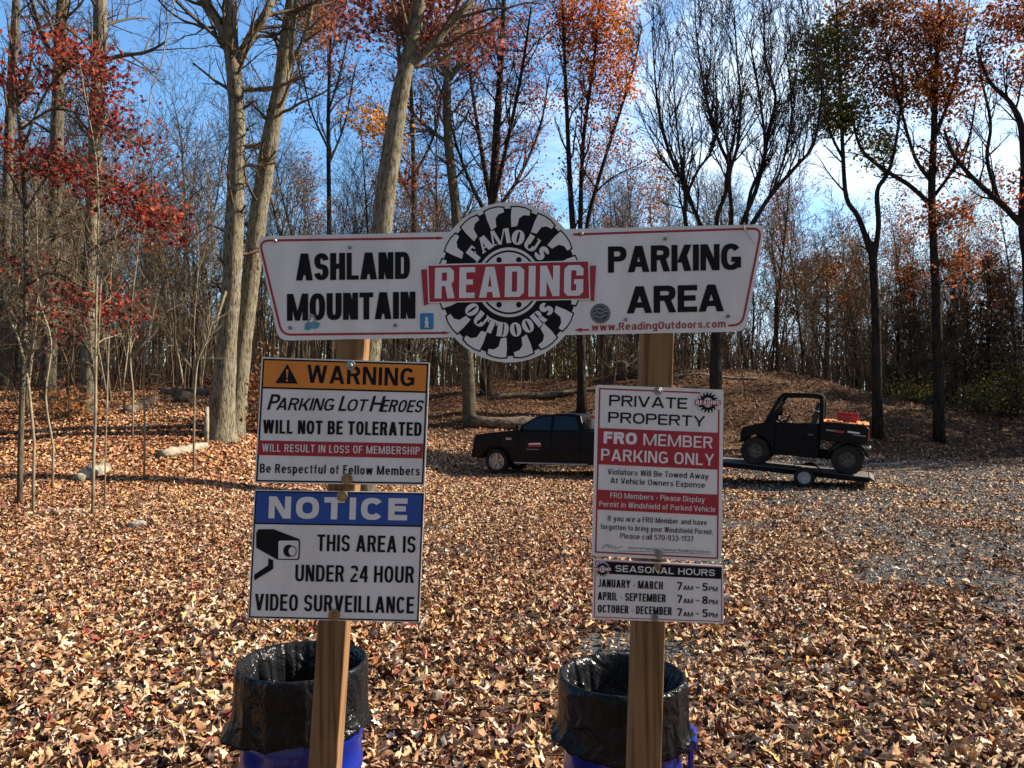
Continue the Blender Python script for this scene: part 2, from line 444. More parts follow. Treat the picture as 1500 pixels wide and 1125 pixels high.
# ---------------------------------------------------------------- fallen leaves
PAL = np.array([(0.53, 0.33, 0.165), (0.62, 0.43, 0.25), (0.71, 0.54, 0.36), (0.20, 0.09, 0.055), (0.36, 0.19, 0.10), (0.10, 0.045, 0.032),
                (0.42, 0.15, 0.055), (0.64, 0.39, 0.12), (0.23, 0.05, 0.04), (0.76, 0.63, 0.46), (0.47, 0.27, 0.13), (0.075, 0.037, 0.028)])
PW = np.array([17, 14, 9, 9, 16, 6, 5, 4, 3, 4, 17, 5.0]); PW /= PW.sum()
def outline(kind):
    if kind == 0:     # maple, five points
        a = np.radians([-90, -60, -35, -8, 12, 30, 48, 66, 90, 114, 132, 150, 168, 188, 215, 240])
        r = np.array([0.42, 0.45, 0.66, 0.50, 0.58, 0.88, 0.62, 0.58, 1.0, 0.60, 0.62, 0.88, 0.58, 0.48, 0.66, 0.44])
        p = np.stack([r * np.cos(a), r * np.sin(a)], -1)
    elif kind == 1:   # oak, long with lobes
        yy = np.array([-1, -0.55, -0.35, -0.1, 0.1, 0.35, 0.55, 0.8, 1.0])
        ww = np.array([0.04, 0.24, 0.18, 0.38, 0.22, 0.42, 0.24, 0.26, 0.0])
        p = np.concatenate([np.stack([ww, yy], -1), np.stack([-ww[1:-1], yy[1:-1]], -1)[::-1]])
    elif kind == 2:   # small six sided
        p = np.array([(0, -1), (0.6, -0.3), (0.45, 0.4), (0, 1), (-0.45, 0.4), (-0.6, -0.3)], float)
    else:
        p = np.array([(0, -1), (0.55, 0.1), (0, 1), (-0.55, 0.1)], float)
    return np.concatenate([[(0, 0)], p])
def scatter(mb, x, y, kind, smin, smax, tilt, lift):
    n = len(x)
    o = outline(kind); k = len(o)
    s = rng.uniform(smin, smax, n)
    yaw = rng.uniform(0, 2 * np.pi, n)
    far = sst(9, 20, y)
    c1 = rng.normal(0.0, 0.5, n); c2 = rng.normal(0.38, 0.6, n) * (1 - .5 * far); c3 = rng.normal(0, 0.5, n)
    px = o[None, :, 0] * np.ones((n, 1)); py = o[None, :, 1] * np.ones((n, 1))
    pz = c1[:, None] * py ** 2 + c2[:, None] * np.abs(px) ** 1.5 + c3[:, None] * px * py + rng.normal(0, 0.09, (n, k))
    px = px * (1 - 0.32 * np.clip(np.abs(c2[:, None]), 0, 1.8)) 
    q = np.stack([px, py, pz], -1) * s[:, None, None]
    cy, sy = np.cos(yaw), np.sin(yaw)
    q = np.stack([cy[:, None] * q[..., 0] - sy[:, None] * q[..., 1], sy[:, None] * q[..., 0] + cy[:, None] * q[..., 1], q[..., 2]], -1)
    ta = rng.normal(0, tilt, n); tb = rng.normal(0, tilt, n)
    ca, sa = np.cos(ta)[:, None], np.sin(ta)[:, None]
    q = np.stack([q[..., 0], ca * q[..., 1] - sa * q[..., 2], sa * q[..., 1] + ca * q[..., 2]], -1)
    cb, sb = np.cos(tb)[:, None], np.sin(tb)[:, None]
    q = np.stack([cb * q[..., 0] + sb * q[..., 2], q[..., 1], -sb * q[..., 0] + cb * q[..., 2]], -1)
    # lie along the slope
    e = 0.25
    gx = (H(x + e, y) - H(x - e, y)) / (2 * e); gy = (H(x, y + e) - H(x, y - e)) / (2 * e)
    q[..., 2] += gx[:, None] * q[..., 0] + gy[:, None] * q[..., 1]
    zmin = q[..., 2].min(1)
    z = H(x, y) - 0.6 * zmin + rng.uniform(0, lift, n)
    q += np.stack([x, y, z], -1)[:, None, :]
    m = k - 1
    f = np.stack([np.zeros(m, int), 1 + np.arange(m), 1 + (np.arange(m) + 1) % m], -1)
    f = (f[None] + (np.arange(n) * k)[:, None, None]).reshape(-1, 3)
    ci = rng.choice(len(PAL), n, p=PW)
    # drifts of browner and redder litter
    c = PAL[ci] * rng.uniform(0.75, 1.15, n)[:, None]
    dr = 0.5 + 0.5 * np.sin(0.8 * x + 0.4 * y + 1) * np.sin(0.6 * y - 0.5 * x)
    c = c * (1 - 0.22 * dr[:, None] * np.array([0.6, 1.0, 1.1]))
    c = c * np.array([0.98, 1.0, 1.07])
    wl = sst(-3, -7, x) * sst(9, 16, y)
    c = c * (1 + wl[:, None] * (np.array([0.98, 0.82, 0.70]) - 1))
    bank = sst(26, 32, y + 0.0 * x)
    c = c * (1 + bank[:, None] * (np.array([0.40, 0.30, 0.27]) - 1))  # bank's shade put into the leaf colour
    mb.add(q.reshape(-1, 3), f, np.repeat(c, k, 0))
def region(n, y0, y1, fan, margin):
    # even spread over the wedge the camera and its neighbours can see
    out_x = []; out_y = []; got = 0
    while got < n:
        y = rng.uniform(y0, y1, 200000); x = rng.uniform(-1, 1, 200000) * (fan * y1 + margin)
        k = np.abs(x) < fan * y + margin
        x, y = x[k], y[k]
        g = gravelness(x, y)
        k = rng.uniform(0, 1, len(x)) > 0.86 * g
        out_x.append(x[k]); out_y.append(y[k]); got += k.sum()
    return np.concatenate(out_x)[:n], np.concatenate(out_y)[:n]
def make_leaves():
    mb = MB()
    for kind, n, a, b in ((0, 10000, 0.020, 0.068), (1, 28000, 0.018, 0.066)):
        x, y = region(n, 1.6, 7.5, 0.72, 1.2); scatter(mb, x, y, kind, a, b, 0.30, 0.03)
    x, y = region(62000, 6.8, 15, 0.72, 1.0); scatter(mb, x, y, 1, 0.020, 0.056, 0.30, 0.03)
    x, y = region(36000, 6.8, 15, 0.72, 1.0); scatter(mb, x, y, 2, 0.026, 0.054, 0.30, 0.03)
    x, y = region(105000, 14, 28, 0.74, 1.0); scatter(mb, x, y, 2, 0.034, 0.066, 0.26, 0.02)
    x, y = region(90000, 27, 48, 0.76, 1.0); scatter(mb, x, y, 3, 0.042, 0.085, 0.34, 0.03)
    o = mb.build('fallen_leaves', M['leaf'], smooth=True, fix=False)
    o['kind'] = 'stuff'
make_leaves()

def make_gravel():
    """loose stones where the lot shows through, and bits of twig among the leaves"""
    g = np.random.default_rng(31)
    y = 4 + 24 * g.uniform(0, 1, 400000) ** .8; x = g.uniform(-1, 1, 400000) * (.74 * y + 1)
    k = g.uniform(0, 1, len(x)) < gravelness(x, y) * .16
    x, y = x[k], y[k]; n = len(x)
    s = g.uniform(.006, .02, n) * (1 + .03 * y)
    o = np.array([(1, 0, 0), (0, 1, 0), (-1, 0, 0), (0, -1, 0), (.1, .1, .8), (0, 0, -.5)])
    v = o[None] * (s[:, None] * g.uniform(.6, 1.3, (n, 6)))[:, :, None]
    a_ = g.uniform(0, 6.28, n); c, s2 = np.cos(a_)[:, None], np.sin(a_)[:, None]
    v = np.stack([c * v[..., 0] - s2 * v[..., 1], s2 * v[..., 0] + c * v[..., 1], v[..., 2]], -1)
    v += np.stack([x, y, H(x, y) + .3 * s], -1)[:, None]
    f = np.array([(0, 1, 4), (1, 2, 4), (2, 3, 4), (3, 0, 4), (1, 0, 5), (2, 1, 5), (3, 2, 5), (0, 3, 5)])
    f = (f[None] + (np.arange(n) * 6)[:, None, None]).reshape(-1, 3)
    col = g.uniform(.08, .34, n)[:, None] * np.array([1, .97, .93])
    mb = MB(); mb.add(v.reshape(-1, 3), f, np.repeat(col, 6, 0))
    o = mb.build('gravel', M['leaf'], fix=False); o['kind'] = 'stuff'
    mb = MB()
    for i in range(900):
        d_ = 2.5 + 22 * g.uniform() ** 1.3; x_ = g.uniform(-1, .8) * (.72 * d_ + .5); an = g.uniform(0, 6.28); ln = g.uniform(.06, .28)
        p = [(x_ + math.cos(an) * ln * t + g.normal(0, .012), d_ + math.sin(an) * ln * t + g.normal(0, .012)) for t in (-1, -.3, .4, 1)]
        mb.tube([(q[0], q[1], Hs(q[0], q[1]) + .035 + g.uniform(0, .02)) for q in p], [.005, .0045, .004, .002], 4, cap=False)
    o = mb.build('fallen_twigs', M['twig'], smooth=True, fix=False); o['kind'] = 'stuff'
make_gravel()
# ---------------------------------------------------------------- lettering
# ---------------------------------------------------------------- drawn sans serif letters
def rect_(x0, y0, x1, y1):
    return [(x0, y0), (x1, y0), (x1, y1), (x0, y1)]
def para_(x0, y0, x1, y1, hw):
    return [(x0, y0), (x0 + hw, y0), (x1 + hw, y1), (x1, y1)]
def ring_(x0, y0, x1, y1, T, Th, a0=0, a1=360, n=26, e=0.80):
    cx, cy, rx, ry = (x0 + x1) / 2, (y0 + y1) / 2, (x1 - x0) / 2, (y1 - y0) / 2
    pts = []
    for a in np.linspace(R(a0), R(a1), n):
        c, s = math.cos(a), math.sin(a)
        c2, s2 = math.copysign(abs(c) ** e, c), math.copysign(abs(s) ** e, s)
        pts.append(((cx + rx * c2, cy + ry * s2), (cx + (rx - T) * c2, cy + (ry - Th) * s2)))
    return [[pts[i][0], pts[i + 1][0], pts[i + 1][1], pts[i][1]] for i in range(n - 1)]
def bowl_(x0, y0, x1, y1, T, Th):
    """half round closing to the right, from x0"""
    rx = min((x1 - x0) * 0.72, (y1 - y0) * 0.6)
    xm = x1 - rx
    return [rect_(x0, y0, xm, y0 + Th), rect_(x0, y1 - Th, xm, y1)] + ring_(x1 - 2 * rx, y0, x1, y1, T, Th, -90, 90, 16)
def pathstroke_(pts, T, Th):
    p = np.array(pts, float); t = np.gradient(p, axis=0); t /= np.linalg.norm(t, axis=1)[:, None] + 1e-9
    n = np.stack([-t[:, 1], t[:, 0]], -1) * np.array([T / 2, Th / 2])
    a, b = p + n, p - n
    return [[tuple(a[i]), tuple(a[i + 1]), tuple(b[i + 1]), tuple(b[i])] for i in range(len(p) - 1)]
def ess_(W, C, T, Th):
    rx = (W - T) / 2; ry = (C - Th) / 4; cx = W / 2; y1 = C - Th / 2 - ry; y0 = Th / 2 + ry
    e = 0.85
    f = lambda a, cy: (cx + rx * math.copysign(abs(math.cos(a)) ** e, math.cos(a)), cy + ry * math.copysign(abs(math.sin(a)) ** e, math.sin(a)))
    up = [f(R(a), y1) for a in np.linspace(8, 245, 16)]
    dn = [f(R(a), y0) for a in np.linspace(65, -172, 16)]
    return pathstroke_(up + dn, T * 0.98, Th)
RELW = dict(M=1.42, W=1.5, E=.86, F=.82, L=.80, J=.72, T=.92, S=.96, B=1.0, P=.96, Y=1.06, A=1.12, V=1.08, K=1.04, O=1.04, G=1.04, C=1.0)
RELW.update({c: .9 for c in 'abdeghnopquvxyk'}); RELW.update(dict(c=.84, s=.80, z=.8, f=.56, t=.56, r=.6, m=1.42, w=1.3))
RELW.update({c: .88 for c in '0235689'}); RELW.update({'1': .6, '4': .94, '7': .86, '-': .5})
STEM = {'I': 1, 'i': 1, 'l': 1, '.': 1, ',': 1, 'j': 1}
def drawn(c, W, C, T):
    Th = T * 0.84; X = C * 0.73; D = T * 1.08; q = []
    if c == 'I' or c == 'l': q = [rect_(0, 0, T, C)]
    elif c == 'i': q = [rect_(0, 0, T, X), rect_(0, C - Th, T, C)]
    elif c == '.': q = [rect_(0, 0, T, T)]
    elif c == ',': q = [rect_(0, 0, T, T), [(T * .4, 0), (T, 0), (T * .45, -T), (0, -T)]]
    elif c == '-': q = [rect_(0, C * .33, W, C * .33 + Th)]
    elif c == 'H': q = [rect_(0, 0, T, C), rect_(W - T, 0, W, C), rect_(T, C * .5 - Th * .45, W - T, C * .5 + Th * .55)]
    elif c in 'EF':
        q = [rect_(0, 0, T, C), rect_(T, C - Th, W, C), rect_(T, C * .5 - Th * .4, W * .92, C * .5 + Th * .6)]
        if c == 'E': q.append(rect_(T, 0, W, Th))
    elif c == 'L': q = [rect_(0, 0, T, C), rect_(T, 0, W, Th)]
    elif c == 'T': q = [rect_(W / 2 - T / 2, 0, W / 2 + T / 2, C - Th), rect_(0, C - Th, W, C)]
    elif c == 'A':
        tp = T * .62
        q = [para_(0, 0, W / 2 - tp, C, D), para_(W - D, 0, W / 2 + tp - D, C, D)]
        k = (C * .2 + Th * .5) / C
        q.append(rect_((W / 2 - tp) * k + D * .8, C * .2, W - (W / 2 - tp) * k - D * .8, C * .2 + Th))
    elif c in 'Vv':
        h = C if c == 'V' else X; tp = T * .6
        q = [para_(W / 2 - tp, 0, 0, h, D), para_(W / 2 + tp - D, 0, W - D, h, D)]
    elif c in 'Ww':
        h = C if c == 'W' else X; D *= .92; a = W * .27; b = W * .73
        q = [para_(a - D * .55, 0, 0, h, D), para_(a - D * .45, 0, W / 2 - D * .55, h, D), para_(b - D * .55, 0, W / 2 - D * .45, h, D), para_(b - D * .45, 0, W - D, h, D)]
    elif c in 'Yy':
        if c == 'Y':
            q = [rect_(W / 2 - T / 2, 0, W / 2 + T / 2, C * .42), para_(W / 2 - T / 2, C * .38, 0, C, D), para_(W / 2 + T / 2 - D, C * .38, W - D, C, D)]
        else:
            q = [para_(W / 2 - T * .6, 0, 0, X, D), para_(W * .30, -C * .27, W - D, X, D), rect_(W * .08, -C * .27, W * .42, -C * .27 + Th)]
    elif c in 'Kk':
        h = C if c == 'K' else X
        q = [rect_(0, 0, T, C), para_(T * .95, h * .33, W - D * 1.1, h, D * 1.1), para_(W - D * 1.1, 0, T * .95 + W * .14, h * .55, D * 1.1)]
    elif c == 'M':
        T = min(T, W * .27); q = [rect_(0, 0, T, C), rect_(W - T, 0, W, C), para_(W / 2 - T * .42, 0, T * .25, C, T * .84), para_(W / 2 - T * .42, 0, W - T * 1.09, C, T * .84)]
    elif c == 'N': q = [rect_(0, 0, T * .94, C), rect_(W - T * .94, 0, W, C), para_(W - T * 1.2, 0, T * .1, C, T * 1.1)]
    elif c in 'OQ0': q = ring_(0, 0, W, C, T, Th, n=36)
    elif c == 'o': q = ring_(0, 0, W, X, T, Th, n=30, e=.86)
    elif c == 'C': q = ring_(0, 0, W, C, T, Th, 36, 324, 30)
    elif c == 'c': q = ring_(0, 0, W, X, T, Th, 42, 318, 26, .86)
    elif c == 'e': q = ring_(0, 0, W, X, T, Th, 0, 318, 28, .86) + [rect_(T * .9, X * .42, W - T * .1, X * .42 + Th * .85)]
    elif c == 'G': q = ring_(0, 0, W, C, T, Th, 38, 318, 30) + [rect_(W - T, 0.08 * C, W, C * .5), rect_(W * .52, C * .5 - Th, W - T, C * .5)]
    elif c == 'S': q = ess_(W, C, T, Th)
    elif c == 's': q = ess_(W, X, T * .92, Th * .9)
    elif c == 'D': q = [rect_(0, 0, T, C)] + bowl_(T, 0, W, C, T, Th)
    elif c == 'P': q = [rect_(0, 0, T, C)] + bowl_(T, C * .42, W, C, T, Th)
    elif c == 'R': q = [rect_(0, 0, T, C)] + bowl_(T, C * .44, W * .97, C, T, Th) + [para_(W - D, 0, W * .46, C * .46, D)]
    elif c == 'B': q = [rect_(0, 0, T, C)] + bowl_(T, C * .5 - Th * .45, W * .94, C, T, Th) + bowl_(T, 0, W, C * .5 + Th * .45, T, Th)
    elif c == 'U':
        ry = min(W * .62, C * .5)
        q = [rect_(0, ry, T, C), rect_(W - T, ry, W, C)] + ring_(0, 0, W, 2 * ry, T, Th, 180, 360, 18)
    elif c == 'J':
        ry = W * .55
        q = [rect_(W - T, ry, W, C)] + ring_(0, 0, W, 2 * ry, T, Th, 190, 360, 16)
    elif c in 'nhmru':
        hgt = C if c == 'h' else X
        if c == 'u':
            ry = W * .5; q = [rect_(0, ry, T, X), rect_(W - T, 0, W, X)] + ring_(0, 0, W, 2 * ry, T, Th, 180, 350, 16)
        elif c == 'r': q = [rect_(0, 0, T, X)] + ring_(0, X - W * 1.1, W * 1.35, X, T, Th, 68, 165, 10)
        elif c == 'm':
            w2 = (W + T) / 2; ry = w2 * .5
            q = [rect_(0, 0, T, X)]
            for x in (0, w2 - T): q += ring_(x, X - 2 * ry, x + w2, X, T, Th, 0, 170, 14) + [rect_(x + w2 - T, 0, x + w2, X - ry)]
        else:
            ry = W * .5; q = [rect_(0, 0, T, hgt), rect_(W - T, 0, W, X - ry)] + ring_(0, X - 2 * ry, W, X, T, Th, 0, 170, 16)
    elif c in 'bdpqg':
        q = ring_(0, 0, W, X, T, Th, n=28, e=.86)
        x = 0 if c in 'bp' else W - T
        y0, y1 = (0, C) if c in 'bd' else (-C * .27, X)
        q.append(rect_(x, y0, x + T, y1))
        if c == 'g': q.append(rect_(W * .12, -C * .27, W - T, -C * .27 + Th * .9))
    elif c == 'a':
        q = ring_(0, 0, W * .98, X * .58, T * .95, Th * .85, n=22, e=.86) + [rect_(W - T, 0, W, X * .65)] + ring_(W * .04, X * .3, W, X, T, Th, 0, 160, 14)
    elif c == 'f': q = [rect_(W * .22, 0, W * .22 + T, C * .8), rect_(0, X - Th, W, X)] + ring_(W * .22, C - W * 1.1, W * 1.3, C, T, Th, 80, 180, 10)
    elif c == 't': q = [rect_(W * .24, W * .3, W * .24 + T, C * .92), rect_(0, X - Th, W, X)] + ring_(W * .24, 0, W * 1.25, W * .9, T, Th, 180, 285, 10)
    elif c in 'xX':
        h = C if c == 'X' else X
        q = [para_(0, 0, W - D, h, D), para_(W - D, 0, 0, h, D)]
    elif c == '1': q = [rect_(W - T, 0, W, C), [(W - T, C), (0, C * .80), (0, C * .66), (W - T, C * .78)]]
    elif c == '2': q = ring_(0, C - W * 1.02, W, C, T, Th, -28, 165, 20) + [[(0, Th), (0, 0), (W * .9, C * .46), (W * .62, C * .55)], rect_(0, 0, W, Th)]
    elif c in '35':
        if c == '3': q = ring_(0, C * .46, W * .96, C, T, Th, -80, 160, 20) + ring_(0, 0, W, C * .56, T, Th, -160, 80, 20)
        else: q = [rect_(W * .1, C - Th, W * .95, C), rect_(W * .08, C * .48, W * .08 + T * .9, C - Th)] + ring_(0, 0, W, C * .66, T, Th, -155, 135, 24)
    elif c == '4': q = [rect_(W * .58, 0, W * .58 + T, C), rect_(0, C * .22, W, C * .22 + Th), para_(0, C * .22 + Th, W * .58 - T * .2, C, T)]
    elif c == '7': q = [rect_(0, C - Th, W, C), para_(W * .2, 0, W - D, C - Th, D)]
    elif c == '8': q = ring_(W * .04, C * .47, W * .96, C, T, Th, n=26) + ring_(0, 0, W, C * .55, T, Th, n=26)
    elif c in '69':
        q = ring_(0, 0, W, C * .62, T, Th, n=28) + ring_(0, 0, W, C, T, Th, 45, 200, 20)
        if c == '9': q = [[(W - x, C - y) for x, y in k] for k in q]
    return q
def sans_px(txt, a, b, cap, wt, shear=0.0, spacing=0.0, up=(0, -1)):
    """polygons (px) of a drawn word; wt = stem over capital height; spacing = extra gap over capital height"""
    T = cap * wt
    a = np.array(a, float); b = np.array(b, float); wid = np.linalg.norm(b - a)
    gap = cap * (0.10 + spacing)
    rel = 0; fix = 0
    for i, c in enumerate(txt):
        if c == ' ': rel += .34
        elif c in STEM: fix += T
        else: rel += RELW.get(c, 1.0)
        if i: fix += gap
    k = (wid - fix) / rel
    x = 0; out_ = []
    dx = (b - a) / wid; upv = np.array(up, float)
    for c in txt:
        if c == ' ':
            x += .34 * k + gap; continue
        W = T if c in STEM else RELW.get(c, 1.0) * k
        for p in drawn(c, W, cap, min(T, W * .42) if c not in STEM else T):
            out_.append([tuple(a + dx * (x + px + shear * py) + upv * py) for px, py in p])
        x += W + gap
    return out_

class Sign:
    def __init__(self, root, d):
        self.root = root; self.d = d
    def w(self, pts, lvl):
        return [np.array(P(u, v, self.d - lvl * 0.0009)) for u, v in pts]
    def poly(self, name, pts, mat, lvl, holes=(), parent=None):
        mb = MB(); self.into(mb, pts, lvl, holes)
        return self.done(mb, name, mat, parent)
    def into(self, mb, pts, lvl, holes=()):
        loops = [[Vector((u, v, 0)) for u, v in pts]] + [[Vector((u, v, 0)) for u, v in h] for h in holes]
        if len(pts) == 4 and not holes:
            mb.add(self.w(pts, lvl), np.array([(0, 1, 2, 3)])); return
        tri = tessellate_polygon(loops)
        allp = list(pts) + [p for h in holes for p in h]
        mb.add(self.w(allp, lvl), np.array(tri))
    def done(self, mb, name, mat, parent=None):
        rt = np.array(self.root.location)
        mb.V = [q - rt for q in mb.V]
        o = mb.build(name, mat, parent or self.root, fix=False)
        return o
    def word(self, mb, txt, a, b, cap, wt, lvl, shear=0.0, spacing=0.0, up=(0.03, -1)):
        for n, p in enumerate(sans_px(txt, a, b, cap, wt, shear, spacing, up)):
            mb.add(self.w(p, lvl + 0.05 * (n % 7)), np.array([list(range(len(p)))]))
    def text(self, txt, a, b, cap, mat, lvl=2, wt=0.18, shear=0.0, spacing=0.0, up=(0.03, -1), name='lettering', parent=None):
        mb = MB(); self.word(mb, txt, a, b, cap, wt, lvl, shear, spacing, up)
        return self.done(mb, name, mat, parent)
    def texts(self, runs, mat, lvl=2, name='lettering', parent=None, up=(0.03, -1)):
        mb = MB()
        for txt, a, b, cap, wt, shear in runs:
            self.word(mb, txt, a, b, cap, wt, lvl, shear, 0, up)
        return self.done(mb, name, mat, parent)
    def strip(self, mb, path, wd, lvl):
        p = np.array(path, float); t = np.gradient(p, axis=0); t /= np.linalg.norm(t, axis=1)[:, None]
        n = np.stack([-t[:, 1], t[:, 0]], -1) * wd / 2
        v = np.concatenate([p + n, p - n]); k = len(p)
        mb.add(self.w(v, lvl), np.array([(i, i + 1, i + 1 + k, i + k) for i in range(k - 1)]))
    def panel(self, pts, mat, thick=0.004, name='panel'):
        """sheet metal with a real edge"""
        fr = self.w(pts, 0); bk = [q + np.array((0, thick, 0)) for q in fr]
        m = len(pts); mb = MB()
        tri = np.array(tessellate_polygon([[Vector((u, v, 0)) for u, v in pts]]))
        mb.add(fr + bk, [tri, tri[:, ::-1] + m, np.array([(i, (i + 1) % m, (i + 1) % m + m, i + m) for i in range(m)])])
        return self.done(mb, name, mat)
    def bolt(self, u, v, r, mat, washer=True, name='bolt'):
        c = P(u, v, self.d); s = r * self.d / F
        mb = MB()
        if washer:
            mb.lathe([(0, -0.0065), (s * 0.92, -0.0065), (s, -0.0055), (s, 0.001)], 20, 'y', tuple(c))
        h = s * 0.5 if washer else s
        mb.lathe([(0, -0.013), (h * 0.7, -0.0128), (h, -0.010), (h, -0.004)], 10, 'y', tuple(c))
        return self.done(mb, name, mat)

def quad_at(q, s, t):
    tl, tr, br, bl = [np.array(k, float) for k in q]
    return tuple((tl * (1 - s) + tr * s) * (1 - t) + (bl * (1 - s) + br * s) * t)
def rounded(q, r):
    """corner points q (px) with rounded corners"""
    out = []; n = len(q)
    for i in range(n):
        p0, p, p1 = [np.array(q[(i + k) % n], float) for k in (-1, 0, 1)]
        a = p + (p0 - p) / np.linalg.norm(p0 - p) * r; b = p + (p1 - p) / np.linalg.norm(p1 - p) * r
        for k in np.linspace(0, 1, 6):
            out.append(tuple((1 - k) ** 2 * a + 2 * k * (1 - k) * p + k * k * b))
    return out
def inset(q, px):
    """shrinks a four-cornered outline by px on every side"""
    tl, tr, br, bl = [np.array(k, float) for k in q]
    wd = np.linalg.norm(tr - tl); hd = np.linalg.norm(bl - tl)
    a, b = px / wd, px / hd
    return [quad_at(q, a, b), quad_at(q, 1 - a, b), quad_at(q, 1 - a, 1 - b), quad_at(q, a, 1 - b)]
def ell(c, ru, rv, n=48, a0=0, a1=360):
    return [(c[0] + ru * math.cos(R(a)), c[1] - rv * math.sin(R(a))) for a in np.linspace(a0, a1, n, endpoint=(a1 - a0) < 360)]

# ---------------------------------------------------------------- posts
DS = 2.70                       # the signs' faces stand 2.7 m ahead of the camera
def post(label, top, low, dfront, wpx):
    d = dfront
    a = P(*top, d); b = P(*low, d)
    t = (b - a) / (b.z - a.z)
    wd = wpx * d / F
    zb = -0.05
    foot = a + t * (zb - a.z)
    r = thing('sign_post', label, 'post', foot + t * 0.05, group='timber posts of the sign')
    mb = MB()
    ax = t.normalized()
    if ax.z < 0: ax = -ax
    nseg = 2
    pts = []
    for k in range(nseg + 1):
        c = foot + (a - foot) * (k / nseg)
        for sx, sy in ((-1, 0), (1, 0), (1, 1), (-1, 1)):
            pts.append((c.x + sx * wd / 2, c.y + sy * wd, c.z))
    fs = [(0, 3, 2, 1)]
    for k in range(nseg):
        for i in range(4):
            fs.append((k * 4 + i, k * 4 + (i + 1) % 4, k * 4 + 4 + (i + 1) % 4, k * 4 + 4 + i))
    e = nseg * 4
    fs.append((e, e + 1, e + 2, e + 3))
    mb.add(pts, np.array(fs))
    part(mb, 'timber', M['pine'], r, bevel=0.004)
    return r
post('left square pine post carrying the orange warning and blue notice signs', (519, 420), (479, 1020), DS + 0.006, 41)
post('right square pine post carrying the red private property sign', (968, 410), (950, 1000), DS + 0.006, 44)

# ---------------------------------------------------------------- the emblem
GL = {
    'R': ([(0, 0), (0, 1), (.55, 1), (.68, .88), (.68, .55), (.6, .47), (.72, 0), (.46, 0), (.37, .4), (.25, .4), (.25, 0)], [[(.25, .57), (.25, .84), (.43, .84), (.43, .57)]], .72),
    'E': ([(0, 0), (0, 1), (.56, 1), (.56, .83), (.25, .83), (.25, .6), (.49, .6), (.49, .43), (.25, .43), (.25, .17), (.56, .17), (.56, 0)], [], .56),
    'A': ([(0, 0), (.22, 1), (.54, 1), (.76, 0), (.5, 0), (.47, .18), (.29, .18), (.26, 0)], [[(.315, .35), (.38, .76), (.445, .35)]], .76),
    'D': ([(0, 0), (0, 1), (.53, 1), (.69, .87), (.69, .13), (.53, 0)], [[(.25, .17), (.25, .83), (.44, .83), (.44, .17)]], .69),
    'I': ([(0, 0), (0, 1), (.25, 1), (.25, 0)], [], .25),
    'N': ([(0, 0), (0, 1), (.24, 1), (.47, .5), (.47, 1), (.71, 1), (.71, 0), (.47, 0), (.24, .5), (.24, 0)], [], .71),
    'G': ([(.14, 0), (0, .12), (0, .88), (.14, 1), (.55, 1), (.69, .88), (.69, .66), (.44, .66), (.44, .83), (.25, .83), (.25, .17), (.44, .17), (.44, .38), (.36, .38), (.36, .54), (.69, .54), (.69, .12), (.55, 0)], [], .69),
}
def block_word(S, mb, word, a, b, cap, lvl, gap=0.16):
    a = np.array(a, float); b = np.array(b, float)
    tot = sum(GL[c][2] for c in word) + gap * (len(word) - 1)
    x = 0
    for c in word:
        o, hs, wd = GL[c]
        m = lambda p: tuple(a + (b - a) * ((x + p[0]) / tot) + np.array((0.02, -1)) * cap * p[1])
        S.into(mb, [m(p) for p in o], lvl, [[m(p) for p in h] for h in hs])
        x += wd + gap
def drawn_fat(c, W, C, T):
    """broad stems, thin joins, as on the tyre"""
    Th = C * .10
    if c == 'O': return ring_(0, 0, W, C, W * .40, Th, n=30, e=.95)
    if c == 'U': return [rect_(0, C * .4, T, C), rect_(W - T * .45, C * .4, W, C)] + ring_(0, 0, W, C * .8, T * .8, Th, 180, 360, 16)
    if c == 'D': return [rect_(0, 0, T, C)] + [[(T * 1.12, 0), (T * 1.5, 0), (T * 1.5, Th), (T * 1.12, Th)], [(T * 1.12, C - Th), (T * 1.5, C - Th), (T * 1.5, C), (T * 1.12, C)]] + ring_(W * .1, 0, W, C, T * .9, Th, -75, 75, 14)
    if c == 'F': return [rect_(W * .1, 0, W * .1 + T, C), rect_(W * .1 + T, C - Th * 1.4, W, C), rect_(W * .1 + T * 1.1, C * .45, W * .75, C * .58), rect_(W * .85, C * .68, W, C)]
    if c == 'T': return [rect_(W / 2 - T / 2, 0, W / 2 + T / 2, C * .86), rect_(0, C - Th * 1.3, W, C), rect_(0, C * .68, W * .14, C * .88), rect_(W * .86, C * .68, W, C * .88)]
    if c == 'A': return [para_(0, 0, W * .42, C, T * .38), para_(W - T * 1.1, 0, W * .38, C, T * 1.1), rect_(W * .3, C * .24, W * .62, C * .24 + Th)]
    if c == 'M':
        return [rect_(0, 0, W * .10, C), rect_(W * .77, 0, W, C), para_(W * .33, 0, W * .02, C, W * .19), para_(W * .40, 0, W * .72, C, W * .07)]
    if c == 'R': return [rect_(0, 0, T, C), rect_(T * 1.12, C - Th, W * .6, C), rect_(T * 1.12, C * .45, W * .6, C * .45 + Th)] + ring_(W * .25, C * .45, W * .97, C, T * .8, Th, -80, 80, 12) + [para_(W - T * .85, 0, W * .5, C * .45, T * .85)]
    if c == 'S': return ess_(W, C, T * .95, Th * 2.3)
    return drawn(c, W, C, T)
